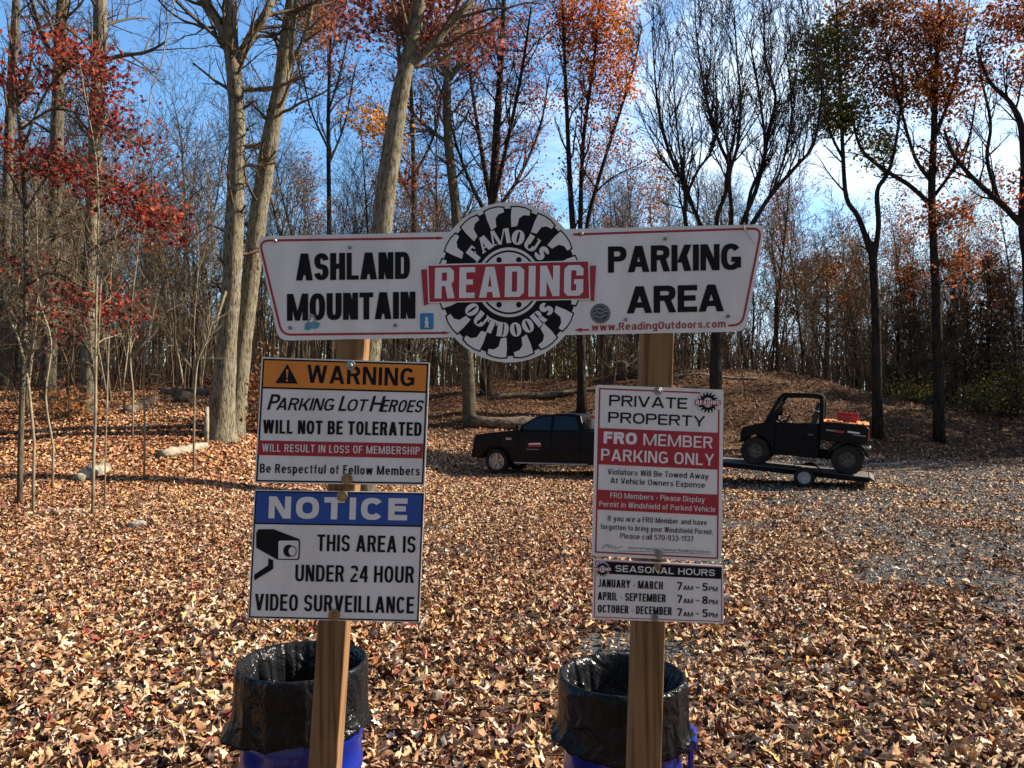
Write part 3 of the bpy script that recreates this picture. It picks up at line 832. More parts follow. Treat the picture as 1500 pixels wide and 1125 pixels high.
def arc_text(S, mb, word, c, ru, rv, a0, a1, cap, wid, lvl, inner, serif=True):
    """letters along an ellipse; inner: the word reads along the bottom"""
    n = len(word)
    ws = [{'I': .5, 'M': 1.45, 'F': .85, 'T': .9, 'S': .82}.get(k, 1.0) + .16 for k in word]
    cen_ = [sum(ws[:i]) + ws[i] / 2 for i in range(n)]
    for i, ch in enumerate(word):
        a = a0 + (a1 - a0) * ((cen_[i] - cen_[0]) / (cen_[-1] - cen_[0]))
        pos = np.array((c[0] + ru * math.cos(R(a)), c[1] - rv * math.sin(R(a))))
        out = np.array((math.cos(R(a)), -math.sin(R(a)))); upv = -out if inner else out
        right = np.array((-upv[1], upv[0]))
        base = pos - upv * cap / 2
        wl = wid * {'I': .5, 'M': 1.45, 'F': .85, 'T': .9, 'S': .82}.get(ch, 1.0)
        W = wl; T = cap * .36
        for m_, p in enumerate(drawn_fat(ch, W, cap, T)):
            mb.add(S.w([tuple(base + right * (px - W / 2) + upv * py) for px, py in p], lvl + .05 * (m_ % 7)), np.array([list(range(len(p)))]))
        if serif:
            k = {'F': [(-.34, 0, .42), (.2, 1, .1)], 'A': [(-.38, 0, .34), (.38, 0, .34)], 'M': [(-.4, 0, .26), (.4, 0, .26)], 'U': [(-.34, 1, .38), (.34, 1, .3)],
                 'T': [(0, 0, .5)], 'D': [(-.4, 0, .25), (-.4, 1, .25)], 'R': [(-.32, 0, .38), (.4, 0, .25)]}.get(ch, [])
            for sx, sy, sw in k:
                q = base + right * wl * sx + upv * cap * sy * 0.93
                S.into(mb, [tuple(q - right * wl * sw / 2), tuple(q + right * wl * sw / 2), tuple(q + right * wl * sw / 2 + upv * cap * .08), tuple(q - right * wl * sw / 2 + upv * cap * .08)], lvl + 0.3)

def emblem(S, c, ru, rv, small=False):
    nl = 16
    if not small:
        disc = S.poly('emblem_disc', ell(c, ru, rv, 72), M['white'], 2)
    else:
        disc = S.poly('emblem', ell(c, ru * 1.02, rv * 1.02, 40), M['white'], 2)
    k = 0.945
    S.poly('tyre_print', ell(c, ru * .915, rv * .92, 64), M['black'], 3, parent=disc)
    mw = MB(); mk = MB()
    for i in range(nl):
        a = 90 + 11.25 + i * 22.5 + 1
        def q(da, rr):
            return (c[0] + ru * rr * math.cos(R(a + da)), c[1] - rv * rr * math.sin(R(a + da)))
        lug = [q(8, .935), q(3, .945), q(-3, .945), q(-7.5, .93), q(-8, .875), q(-3, .86), q(.6, .81), q(1.4, .71), q(7.6, .69), q(8.4, .83)]
        big = [q(9.1, .952), q(3, .962), q(-3, .962), q(-8.7, .947), q(-9.1, .86), q(-3, .85), q(-.4, .80), q(.8, .72), q(7.8, .70), q(9.4, .83)]
        S.into(mk, big, 3.6 if i % 2 else 3.8); S.into(mw, lug, 4.4)
    S.done(mk, 'tread_outline', M['black'], disc); S.done(mw, 'tread_lugs', M['white'], disc)
    mb = MB(); S.into(mb, ell(c, ru * .435, rv * .435, 48), 4, [ell(c, ru * .40, rv * .40, 48)]); S.into(mb, ell(c, ru * .375, rv * .375, 48), 4)
    S.done(mb, 'hub_print', M['white'], disc)
    if not small:
        mb = MB()
        for a in (64, 116, 244, 296, 15, 165, 195, 345):
            S.into(mb, ell((c[0] + ru * .30 * math.cos(R(a)), c[1] - rv * .31 * math.sin(R(a))), 4.0, 4.2, 16), 5)
        S.done(mb, 'lug_holes', M['black'], disc)
        mb = MB(); arc_text(S, mb, 'FAMOUS', (c[0] - 1, c[1]), ru * .575, rv * .575, 142, 39, 22, 18.5, 5, False)
        S.done(mb, 'arched_lettering', M['whiteprint'], disc)
        mb = MB(); arc_text(S, mb, 'OUTDOORS', (c[0], c[1]), ru * .60, rv * .595, 215, 326, 21, 16.5, 5, True)
        S.done(mb, 'arched_lettering', M['whiteprint'], disc)
        S.poly('ribbon_tail', [(617, 395), (625.2, 394.4), (628.5, 444.5), (621, 448)], M['red'], 5.5, parent=disc); S.poly('ribbon_tail', [(864.5, 389.5), (873, 388.8), (870.3, 441.5), (864.5, 439.5)], M['red'], 5.5, parent=disc)
        rib = S.poly('ribbon_edge', [(625.5, 387.3), (863, 381.2), (865, 438.8), (627.5, 444)], M['white'], 6, parent=disc)
        S.poly('ribbon', [(627.5, 389.3), (861.3, 383), (863.2, 437.2), (629.2, 442.3)], M['red'], 7, parent=disc)
        mb = MB(); block_word(S, mb, 'READING', (636.5, 437.3), (854, 433.0), 45, 8)
        S.done(mb, 'ribbon_lettering', M['whiteprint'], disc)
    else:
        s = ru / 110
        x0, x1 = c[0] - 126 * s, c[0] + 126 * s
        S.poly('ribbon', [(x0, c[1] - 26 * s), (x1, c[1] - 24 * s), (x1, c[1] + 27 * s), (x0, c[1] + 25 * s)], M['red'], 6, parent=disc)
        mb = MB(); block_word(S, mb, 'READING', (x0 + 9 * s, c[1] + 20 * s), (x1 - 9 * s, c[1] + 21 * s), 40 * s, 7)
        S.done(mb, 'ribbon_lettering', M['whiteprint'], disc)
    return disc

# ---------------------------------------------------------------- wide sign on top
def wide_sign():
    r = thing('parking_sign', 'wide white parking area sign with black tyre emblem and red ribbon in its middle', 'sign', P(748, 499, DS))
    S = Sign(r, DS)
    out = rounded([(375.5, 346.5), (1121, 328.5), (1092.5, 485.5), (408, 499)], 15)
    S.panel(out, M['white'])
    mb = MB()
    S.strip(mb, [(646, 348.6)] + rounded([(379.8, 352.6), (413, 490.5), (900, 480), (900, 340)], 14)[0:12][0:6] + rounded([(379.8, 352.6), (413, 490.5), (900, 480), (900, 340)], 14)[6:12] + [(655, 487.6)], 3.2, 1)
    S.into(mb, [(640, 346), (651, 348.6), (640, 351.3)], 1.3); S.into(mb, [(649, 485), (660, 487.4), (649, 490)], 1.3)
    S.done(mb, 'red_border', M['red']); mb = MB()
    rr = rounded([(800, 343), (1115.5, 334.5), (1087, 476.2), (800, 484)], 14)
    S.strip(mb, [(840, 343.4)] + rr[6:12] + rr[12:18] + [(1067, 476.9)], 3.2, 1)
    S.into(mb, [(851, 340.4), (838, 343.6), (851, 346)], 1.3); S.into(mb, [(841, 483.3), (852, 479.9), (852, 486.6)], 1.3); S.into(mb, [(852, 482), (863, 481.8), (863, 484.4), (852, 484.6)], 1.3)
    S.done(mb, 'red_border', M['red'])
    up = (0.0, -1)
    S.text('ASHLAND', (433.5, 411), (600.5, 408.3), 39.5, M['black'], wt=.225, spacing=-.045, up=up)
    S.text('MOUNTAIN', (420.3, 470), (608.5, 466.6), 39.5, M['black'], wt=.225, spacing=-.045, up=up)
    S.text('PARKING', (890.7, 399.6), (1085.5, 395), 38.5, M['black'], wt=.23, spacing=-.045, up=up)
    S.text('AREA', (918.3, 459.2), (1060.5, 455.8), 39.5, M['black'], wt=.24, spacing=-.045, up=up)
    S.text('www.ReadingOutdoors.com', (866.7, 484.6), (1063, 479.4), 11, M['red'], wt=.19, up=up, spacing=.06)
    # stickers
    st = S.poly('round_sticker', ell((879.5, 459.3), 14.6, 14.8, 32), M['grey_sticker'], 2)
    S.poly('sticker_ring', ell((879.5, 459.3), 13.2, 13.4, 32), M['greyprint'], 3, [ell((879.5, 459.3), 12.1, 12.3, 32)], parent=st)
    mb = MB()
    for k, (dv, wv) in enumerate(((-7, 8), (-1.5, 11), (4.5, 9))):
        S.strip(mb, [(879.5 + x, 459.3 + dv + 1.4 * math.sin(x * .5 + k) - .12 * x) for x in np.linspace(-wv, wv, 12)], 1.7, 3)
    S.done(mb, 'sticker_print', M['greyprint'], st)
    st = S.poly('square_sticker', rounded([(615.2, 458.7), (635, 458.5), (635, 482.2), (615.4, 482.8)], 2.5), M['sky_sticker'], 2)
    S.poly('sticker_print', [(622, 480), (623, 474), (621.5, 472.5), (623.5, 468.5), (622.8, 465.8), (624.8, 463.5), (627, 465.8), (626.3, 468.5), (628.5, 472), (627, 474), (628.2, 480), (625.8, 480), (625.2, 476), (624.4, 480)], M['whiteprint'], 3, parent=st)
    st = S.poly('torn_sticker', [(447, 474), (453, 472), (458, 473.5), (463, 471.5), (469, 473), (467.5, 478), (462, 482), (456, 480.5), (451, 484), (446, 482.5)], M['teal'], 2.6)
    S.poly('sticker_print', [(449, 474), (451, 468), (454, 466), (452, 462), (455.5, 459.5), (460, 461), (461.5, 465), (464, 468), (461, 470), (459.5, 473), (455, 472)], M['greyprint'], 3.2, parent=st)
    S.poly('sticker_print', [(452, 471), (455, 469), (457, 464), (459, 466), (459.5, 470), (456, 472)], M['whiteprint'], 3.8, parent=st)
    emblem(S, (745.5, 413.5), 110, 117.5)
    # the emblem is a second sheet fixed over the board
    for u, v in ((404, 353.3), (512.8, 362.7), (425.9, 480.5), (579.5, 476.8), (851.5, 343.2), (974, 350), (916, 468.5), (1066, 463.5)):
        S.bolt(u, v, 2.7, M['steel'], False, 'screw')
    mb = MB()
    pts = [P(1090, 329.5, DS - .004), P(1091, 336, DS - .007), P(1099, 349, DS - .006), P(1106, 358, DS - .004)]
    mb.tube(pts, [.0016, .0013, .0009, .0007], 5); mb.tube([P(1090, 338, DS - .005), P(1090, 327.5, DS - .004), P(1090.3, 327, DS + .008)], .002, 5)
    S.done(mb, 'wire_tie', M['steel'])
wide_sign()

def warning_sign():
    q = [(383.5, 523.2), (629.5, 531), (622, 711), (372.7, 707.2)]
    r = thing('warning_sign', 'white warning sign with orange header and red bar on the left post', 'sign', P(500, 711, DS))
    S = Sign(r, DS)
    S.panel(rounded(q, 2), M['white'])
    S.poly('black_border', inset(q, 1.9), M['black'], 1, [inset(q, 4.3)])
    a = inset(q, 4.3)
    S.poly('orange_header', [a[0], a[1], quad_at(a, 1, .222), quad_at(a, 0, .222)], M['orange'], 1)
    S.poly('header_rule', [quad_at(a, 0, .222), quad_at(a, 1, .222), quad_at(a, 1, .236), quad_at(a, 0, .236)], M['black'], 1.5)
    tri = S.poly('hazard_triangle', [(421, 533), (436.3, 562), (403.3, 561.2)], M['black'], 2)
    S.poly('exclamation_mark', [(418.9, 541), (422.4, 541), (421.3, 554), (419.6, 554)], M['orange'], 3, parent=tri)
    S.poly('exclamation_mark', ell((420.4, 557.4), 1.6, 1.6, 12), M['orange'], 3, parent=tri)
    S.text('WARNING', (449.5, 560.6), (606.5, 566), 26.3, M['black'], wt=.19, spacing=.04)
    b, k, sh = 0.17, 18, 0.26
    S.texts([('P', (391, 600.3), (405.5, 600.6), 23, b, sh), ('ARKING', (404, 600.6), (487, 601.8), 18, b, sh), ('L', (495, 602), (506.5, 602.1), 22, b, sh), ('OT', (507, 602.1), (535.5, 602.5), 17.5, b, sh),
             ('H', (540.5, 602.8), (558.5, 603.1), 23, b, sh), ('EROES', (557, 603.3), (617, 604.3), 18, b, sh)], M['black'])
    S.text('WILL NOT BE TOLERATED', (385, 634.8), (617.3, 638.7), 20, M['black'], wt=.2)
    S.poly('red_bar', [(379, 645), (619.8, 649.8), (618.6, 671.5), (377.6, 666.5)], M['red'], 1.6)
    S.text('WILL RESULT IN LOSS OF MEMBERSHIP', (384, 661.2), (614.6, 665.9), 11.2, M['whiteprint'], lvl=3, wt=.15, spacing=.06)
    S.text('Be Respectful of Fellow Members', (380.5, 692.4), (614.8, 696.6), 13.2, M['black'], wt=.17, spacing=.05)
    S.bolt(514, 535.5, 7.2, M['steel']); S.bolt(508.5, 701.6, 8, M['brass'])
warning_sign()

def notice_sign():
    q = [(373, 717.5), (622, 721.4), (614, 911.8), (363, 906)]
    r = thing('notice_sign', 'white notice sign with blue header and black camera symbol on the left post', 'sign', P(490, 911, DS))
    S = Sign(r, DS)
    S.panel(rounded(q, 2), M['white'])
    S.poly('black_border', inset(q, 1.3), M['black'], 1, [inset(q, 3.4)])
    a = inset(q, 3.4)
    S.poly('blue_header', [quad_at(a, 0, 0.0), quad_at(a, 1, 0.0), quad_at(a, 1, .245), quad_at(a, 0, .245)], M['blue'], 1)
    S.poly('header_rule', [quad_at(a, 0, .245), quad_at(a, 1, .245), quad_at(a, 1, .257), quad_at(a, 0, .257)], M['black'], 1.5)
    S.text('NOTICE', (393.2, 759.2), (596.2, 762.4), 32.3, M['whiteprint'], wt=.29, spacing=.13)
    S.text('THIS AREA IS', (464.2, 807.2), (608.5, 809.9), 24.3, M['black'], wt=.165)
    S.text('UNDER 24 HOUR', (432.2, 851.5), (606.2, 854), 24.3, M['black'], wt=.165)
    S.text('VIDEO SURVEILLANCE', (372.8, 894), (606, 898.8), 24.3, M['black'], wt=.165)
    z = lambda pts: [(340 + x / 4.6875, 700 + y / 4.6875) for x, y in pts]
    c = S.poly('camera_symbol', z([(165, 375), (180, 353), (283, 352), (460, 420), (467, 440), (462, 555), (450, 564), (310, 562), (165, 480)]), M['black'], 2)
    S.poly('camera_front', z([(318, 440), (326, 431), (452, 431), (458, 445), (453, 548), (445, 556), (318, 555)]), M['white'], 3, parent=c)
    e = lambda x, y, a_, b_: ell(z([(x, y)])[0], a_ / 4.6875, b_ / 4.6875, 28)
    S.poly('camera_lens', e(390, 501, 39, 42), M['black'], 4, parent=c)
    S.poly('camera_lens', e(413, 504, 30, 37), M['black'], 4.6, parent=c)
    S.poly('camera_lens', e(413, 504, 25, 31), M['white'], 5.2, parent=c)
    S.poly('camera_arm', z([(248, 552), (282, 565), (282, 625), (152, 705), (152, 665), (248, 600)]), M['black'], 2.5, parent=c)
    S.bolt(501.5, 726.7, 8, M['brass']); S.bolt(489.8, 900.5, 8.5, M['brass'])
notice_sign()

def private_sign():
    q = [(872.6, 563.6), (1060, 570.9), (1056.9, 823), (866.8, 814.2)]
    d = DS
    r = thing('private_property_sign', 'tall white and red private property sign on the right post', 'sign', P(962, 820, d))
    S = Sign(r, d)
    S.panel(rounded(q, 4.5), M['white'])
    mb = MB()
    S.strip(mb, [(1026, 575.4), (950, 572.3), (878.6, 569.2)], 2.2, 1); S.strip(mb, [(878.6, 568.2), (872.6, 809)], 2.2, 1.3)
    S.strip(mb, [(871.6, 808.6), (1051.6, 818)], 2.2, 1.6); S.strip(mb, [(1051, 818.5), (1053, 600)], 2.2, 1.3)
    S.done(mb, 'red_border', M['red'])
    S.poly('red_band', [(876, 626.8), (1052, 634), (1051.6, 687.9), (874.8, 680)], M['red'], 2)
    S.poly('red_band', [(873.9, 717.2), (1052.4, 724.6), (1052, 755.3), (873.2, 746.2)], M['red'], 2)
    S.text('PRIVATE', (892.3, 594.4), (1006.6, 599.2), 16, M['black'], wt=.18, spacing=.04)
    S.text('PROPERTY', (890.9, 618.8), (1032.8, 625.2), 15.6, M['black'], wt=.18, spacing=.04)
    S.text('FRO', (884, 649.3), (932.8, 651.5), 17.4, M['whiteprint'], lvl=3, wt=.29)
    S.text('MEMBER', (942.2, 652), (1043.7, 657), 17.2, M['whiteprint'], lvl=3, wt=.17, spacing=.04)
    S.text('PARKING ONLY', (880.3, 674.4), (1045.8, 682.2), 17.2, M['whiteprint'], lvl=3, wt=.17, spacing=.04)
    S.text('Violators Will Be Towed Away', (890, 694.8), (1037.8, 701.8), 8.3, M['black'], wt=.15, spacing=.03)
    S.text('At Vehicle Owners Expense', (894.4, 707.8), (1032.6, 714.8), 8.3, M['black'], wt=.15, spacing=.03)
    S.text('FRO Members - Please Display', (893.9, 729.2), (1032.2, 736), 8, M['whiteprint'], lvl=3, wt=.13, spacing=.03)
    S.text('Permit in Windshield of Parked Vehicle', (877.9, 741.7), (1047.8, 750.1), 8, M['whiteprint'], lvl=3, wt=.13, spacing=.03)
    S.text('If you are a FRO Member and have', (890.3, 762.9), (1035.2, 769.6), 8, M['black'], wt=.14, spacing=.03)
    S.text('forgotten to bring your Windshield Permit,', (880, 775), (1044.6, 783.2), 7.7, M['black'], wt=.14, spacing=.03)
    S.text('Please call 570-933-1137', (908.6, 788.8), (1015.8, 793.4), 7.8, M['black'], wt=.14, spacing=.03)
    mb = MB()
    S.strip(mb, [(882, 805), (885, 799), (888.5, 797), (887, 802), (890, 798.5), (893, 797.5), (891, 803), (894, 799.5), (897, 798.5), (895.5, 804), (899, 801.5), (902.5, 800), (901, 806), (905, 802.5), (912, 800.8)], 0.8, 2)
    S.strip(mb, [(905, 807), (975, 809), (1041, 812)], 0.6, 2)
    S.done(mb, 'signature', M['black'])
    S.text('General Manager, Famous Reading Outdoors', (920, 804.3), (1041, 810.3), 3.8, M['black'], wt=.12, spacing=.03)
    emblem(S, (1037, 589.5), 16.2, 16.4, True)
    S.bolt(964, 572.8, 6, M['steel']); S.bolt(965.3, 811.8, 6.2, M['steel'])
private_sign()

def hours_sign():
    q = [(869.4, 818.5), (1059.6, 828.6), (1060.3, 913.6), (867.3, 906.7)]
    r = thing('hours_sign', 'small white opening hours sign with black header at the bottom of the right post', 'sign', P(962, 913, DS))
    S = Sign(r, DS)
    S.panel(rounded(q, 2.5), M['white'])
    S.poly('thin_border', inset(q, 2.4), M['red'], 1, [inset(q, 3.6)])
    S.poly('black_header', [(884, 822.9), (1057.4, 832), (1057.2, 848.2), (886, 840.4)], M['black'], 2)
    S.text('SEASONAL HOURS', (901.3, 837.2), (1047.2, 843.9), 9.4, M['whiteprint'], lvl=3, wt=.19, spacing=.07)
    for t, x, y, x2, y2 in (('JANUARY - MARCH', 876, 859.7, 970.9, 863.7), ('APRIL - SEPTEMBER', 875.6, 878.7, 975, 882.4), ('OCTOBER - DECEMBER', 875.6, 897.2, 983.8, 901.3)):
        S.text(t, (x, y), (x2, y2), 11.6, M['black'], wt=.18)
    for vb, n in ((864, '5'), (883.2, '8'), (902.4, '5')):
        S.texts([('7', (991.6, vb), (999.2, vb + .3), 11.5, .2, 0), ('AM', (1000.8, vb + .4), (1015, vb + .9), 6.8, .19, 0), ('-', (1019, vb + 1.6), (1024.4, vb + 1.8), 13, .12, 0),
                 (n, (1028.6, vb + 1.5), (1036.6, vb + 1.8), 11.5, .2, 0), ('PM', (1038.2, vb + 1.9), (1051.2, vb + 2.4), 6.8, .19, 0)], M['black'])
    emblem(S, (882.5, 833.8), 11.4, 11.8, True)
    S.bolt(963, 829.8, 5.2, M['brass']); S.bolt(959, 904.8, 5.2, M['steel'])
hours_sign()
# ---------------------------------------------------------------- trees
def smooth_path(pts, per=4):
    """runs a smooth curve (Catmull-Rom) through points; columns may carry radius too"""
    p = np.array(pts, float)
    if len(p) < 3:
        t = np.linspace(0, 1, per + 1)[:, None]
        return p[0] * (1 - t) + p[1] * t
    q = np.concatenate([[2 * p[0] - p[1]], p, [2 * p[-1] - p[-2]]])
    o = []
    for i in range(1, len(q) - 2):
        a, b, c, d = q[i - 1], q[i], q[i + 1], q[i + 2]
        for t in np.arange(per) / per:
            o.append(0.5 * (2 * b + (c - a) * t + (2 * a - 5 * b + 4 * c - d) * t ** 2 + (3 * b - a - 3 * c + d) * t ** 3))
    o.append(p[-1])
    return np.array(o)
def limb(pts, d, per=4):
    """limb measured in the photo: (u, v, half width px[, further back m]) -> points and radii"""
    w_ = []
    for k in pts:
        dd = d + (k[3] if len(k) > 3 else 0)
        q = P(k[0], k[1], dd)
        w_.append((q.x, q.y, q.z, k[2] * dd / F))
    s = smooth_path(w_, per)
    return s[:, :3], np.maximum(s[:, 3], 0.004)
def unit(v):
    return v / (np.linalg.norm(v) + 1e-9)
def grow(mb, p, dr, ln, r, lvl, prm, tips=None, g=None):
    """one branch with its side branches"""
    g = g or rng
    n = max(3, int(round(ln / prm['seg'][min(lvl, len(prm['seg']) - 1)])))
    n = min(n, 9)
    pts = [np.array(p, float)]; dirs = [unit(np.array(dr, float))]
    wg = prm['wig'][min(lvl, len(prm['wig']) - 1)]; up = prm['up'][min(lvl, len(prm['up']) - 1)]
    for i in range(n):
        q = dirs[-1] + g.normal(0, wg, 3); q[2] += up
        q = unit(q); dirs.append(q); pts.append(pts[-1] + q * ln / n)
    pts = np.array(pts)
    rad = np.linspace(r, max(r * prm.get('tip', 0.3), prm['rmin']), n + 1)
    mb.tube(pts, rad, prm['sides'][min(lvl, len(prm['sides']) - 1)], cap=False)
    if lvl >= prm['depth']:
        if tips is not None: tips.append(pts[-1]); tips.append(pts[len(pts) // 2])
        return
    nc = prm['kids'][min(lvl, len(prm['kids']) - 1)]
    nc = int(nc * g.uniform(0.75, 1.25) + 0.5)
    t0 = prm['from'][min(lvl, len(prm['from']) - 1)]
    for k in range(nc):
        t = t0 + (1 - t0) * (k + g.uniform(0.1, 0.9)) / nc
        i = min(int(t * n), n - 1); f = t * n - i
        q = pts[i] * (1 - f) + pts[i + 1] * f
        ax = unit(np.cross(dirs[i], g.normal(0, 1, 3)))
        an = R(prm['ang'][min(lvl, len(prm['ang']) - 1)] * g.uniform(0.7, 1.25))
        nd = dirs[i] * math.cos(an) + ax * math.sin(an)
        nd[2] += prm['lift'][min(lvl, len(prm['lift']) - 1)]
        cl = ln * prm['ratio'][min(lvl, len(prm['ratio']) - 1)] * (1.15 - 0.6 * t) * g.uniform(0.7, 1.2)
        rr = rad[min(i + 1, n)] * 0.55
        grow(mb, q, nd, cl, max(rr, prm['rmin']), lvl + 1, prm, tips, g)
def sprout(mb, pts, rad, n, t0, t1, l0, l1, ang, prm, tips=None, lift=0.25):
    """side branches along a measured limb"""
    pts = np.asarray(pts); k = len(pts) - 1
    for j in range(n):
        t = t0 + (t1 - t0) * (j + rng.uniform(0, 1)) / n
        i = min(int(t * k), k - 1); f = t * k - i
        q = pts[i] * (1 - f) + pts[i + 1] * f
        d0 = unit(pts[i + 1] - pts[i])
        ax = unit(np.cross(d0, rng.normal(0, 1, 3)))
        an = R(ang * rng.uniform(0.75, 1.25))
        nd = d0 * math.cos(an) + ax * math.sin(an); nd[2] += lift
        grow(mb, q, nd, rng.uniform(l0, l1), min(rad[i] * 0.5, 0.05), 0, prm, tips)
TW = dict(seg=[0.4, 0.3, 0.22], wig=[0.16, 0.2, 0.25], up=[0.05, 0.05, 0.05], sides=[4, 3, 3], depth=2, kids=[7, 4, 3], **{'from': [0.15, 0.2]}, ang=[42, 45], lift=[0.15, 0.1], ratio=[0.5, 0.5], rmin=0.005, tip=0.35)
TW1 = dict(TW, depth=1)

def leaves(mb, cen, rad, per, size, pal, flat=0.75, jit=0.22):
    """loose leaves round many twig points; every leaf a small folded blade of its own colour"""
    cen = np.asarray(cen, float)
    if not len(cen): return
    c = np.repeat(cen, per, 0); n = len(c)
    off = rng.normal(0, 1, (n, 3)) * np.array([1, 1, flat]) * rad * 0.6
    c = c + off
    s = size * rng.uniform(0.65, 1.25, n)
    a = rng.normal(0, 1, (n, 3)); a /= np.linalg.norm(a, axis=1)[:, None]
    b = np.cross(a, rng.normal(0, 1, (n, 3))); b /= np.linalg.norm(b, axis=1)[:, None]
    cr = np.cross(a, b)
    S1 = s[:, None]
    v = np.stack([c - a * S1 * .6, c + b * S1 * .42 + cr * S1 * .16, c + a * S1 * .6, c - b * S1 * .42 + cr * S1 * .16], 1)
    f = np.array([(0, 1, 2), (0, 2, 3)])
    f = (f[None] + (np.arange(n) * 4)[:, None, None]).reshape(-1, 3)
    pal = np.array(pal, float)
    col = pal[rng.integers(0, len(pal), n)] * np.repeat(rng.uniform(0.8, 1.15, len(cen)), per)[:, None] * rng.uniform(1 - jit, 1 + jit, n)[:, None]
    mb.add(v.reshape(-1, 3), f, np.repeat(col, 4, 0))
def clump_points(cl, d, n):
    """points spread through a mass of foliage; cl = (u, v, ru, rv[, further back m])"""
    u, v, ru, rv = cl[:4]; dd = d + (cl[4] if len(cl) > 4 else 0)
    c = np.array(P(u, v, dd)); rx, rz = ru * dd / F, rv * dd / F
    q = rng.normal(0, 1, (n, 3)); q /= np.linalg.norm(q, axis=1)[:, None]
    q *= rng.uniform(0, 1, n)[:, None] ** (1 / 2.4)
    return c + q * np.array([rx, max(rx, 0.8) * 0.9, rz])
def hang_twigs(mb, pts, nodes, rad0=0.012):
    """thin twigs from the nearest limb point to each clump point"""
    nodes = np.asarray(nodes)
    for p in pts:
        dd = np.linalg.norm((nodes - p) * np.array([1, 1, 1.0]), axis=1) + 0.35 * np.maximum(0, nodes[:, 2] - p[2] + 0.3)
        q = nodes[int(np.argmin(dd))]
        m = (p + q) / 2 + rng.normal(0, 0.08, 3) * np.linalg.norm(p - q) + np.array([0, 0, -0.05 * np.linalg.norm(p - q)])
        mb.tube(smooth_path([q, m, p], 2), [rad0, rad0 * .85, rad0 * .7, rad0 * .5, rad0 * .35], 3, cap=False)

PALS = {
    'burgundy': [(0.22, 0.05, 0.045), (0.28, 0.065, 0.05), (0.17, 0.05, 0.045), (0.36, 0.12, 0.08), (0.30, 0.14, 0.10)],
    'rust': [(0.34, 0.10, 0.035), (0.28, 0.075, 0.03), (0.40, 0.14, 0.045), (0.22, 0.06, 0.03)],
    'scarlet': [(0.58, 0.14, 0.04), (0.48, 0.09, 0.03), (0.64, 0.22, 0.05), (0.42, 0.07, 0.03), (0.66, 0.32, 0.07)],
    'orange': [(0.62, 0.26, 0.04), (0.55, 0.20, 0.035), (0.66, 0.34, 0.06)],
    'yellow': [(0.55, 0.42, 0.06), (0.48, 0.38, 0.07), (0.6, 0.48, 0.12)],
    'olive': [(0.20, 0.20, 0.05), (0.27, 0.24, 0.06), (0.15, 0.16, 0.045), (0.38, 0.28, 0.06)],
    'brown': [(0.30, 0.14, 0.06), (0.38, 0.17, 0.06), (0.22, 0.10, 0.05)],
    'darkred': [(0.36, 0.04, 0.03), (0.24, 0.024, 0.022), (0.46, 0.075, 0.045), (0.50, 0.13, 0.06), (0.10, 0.012, 0.013), (0.30, 0.06, 0.04), (0.12, 0.03, 0.025)],
    'needles': [(0.025, 0.036, 0.02), (0.033, 0.045, 0.024), (0.02, 0.028, 0.018)],
}
def make_tree(name, label, d, stems, bark, sprouts=None, clumps=None, cat='tree', twig=None, leaf_size=0.13, flare=True, group=None, twigprm=None, slim=None, thick=1.0, spread=0.42, crook=0):
    """a tree measured from the photograph: stems = list of limbs, sprouts = per limb (n, t0, t1, l0, l1, ang), clumps = foliage"""
    x0 = P(stems[0][0][0], stems[0][0][1], d + (stems[0][0][3] if len(stems[0][0]) > 3 else 0))
    base = Vector((x0.x, x0.y, Hs(x0.x, x0.y)))
    r = thing(name, label, cat, base, 0, group)
    tr = MB(); br = MB(); tips = []; nodes = []
    for i, s in enumerate(stems):
        if crook:
            s = [k if q in (0, len(s) - 1) else (k[0] + rng.normal(0, crook),) + tuple(k[1:]) for q, k in enumerate(s)]
        pts, rad = limb(s, d)
        rad = rad * (slim or (0.72 if bark == 'bark_dark' else 0.80))
        if i == 0:
            # carry the trunk down into the ground
            pts = np.concatenate([[[pts[0][0], pts[0][1], min(base.z, pts[0][2]) - 0.25]], pts])
            rad = np.concatenate([[rad[0] * (1.25 if flare else 1)], rad])
        n = 12 if rad.max() > .08 else (7 if rad.max() > .03 else 5)
        tr.tube(pts, rad, n, wob=0.035 if n > 5 else 0)
        nodes.append(pts[2:])
        if sprouts and i < len(sprouts) and sprouts[i]:
            for sp_ in (sprouts[i] if isinstance(sprouts[i], list) else [sprouts[i]]):
                sprout(br, pts, rad, *sp_, twigprm or TW)
    nodes = np.concatenate(nodes)
    lf = MB()
    for cl, pal, cnt, per in (clumps or []):
        pts = clump_points(cl, d, int(cnt * thick))
        hang_twigs(br, pts, nodes)
        nodes = np.concatenate([nodes, pts[::3]])
        leaves(lf, pts, spread, per, leaf_size, PALS[pal])
    part(tr, 'trunk', M[bark], r, smooth=True, fix=False)
    if lf.n:
        if br.n: part(br, 'branches', M[twig or 'twig'], r, smooth=True, fix=False)
        part(lf, 'crown', M['foliage'], r, fix=False)
    elif br.n:
        part(br, 'crown', M[twig or 'twig'], r, smooth=True, fix=False)
    return r

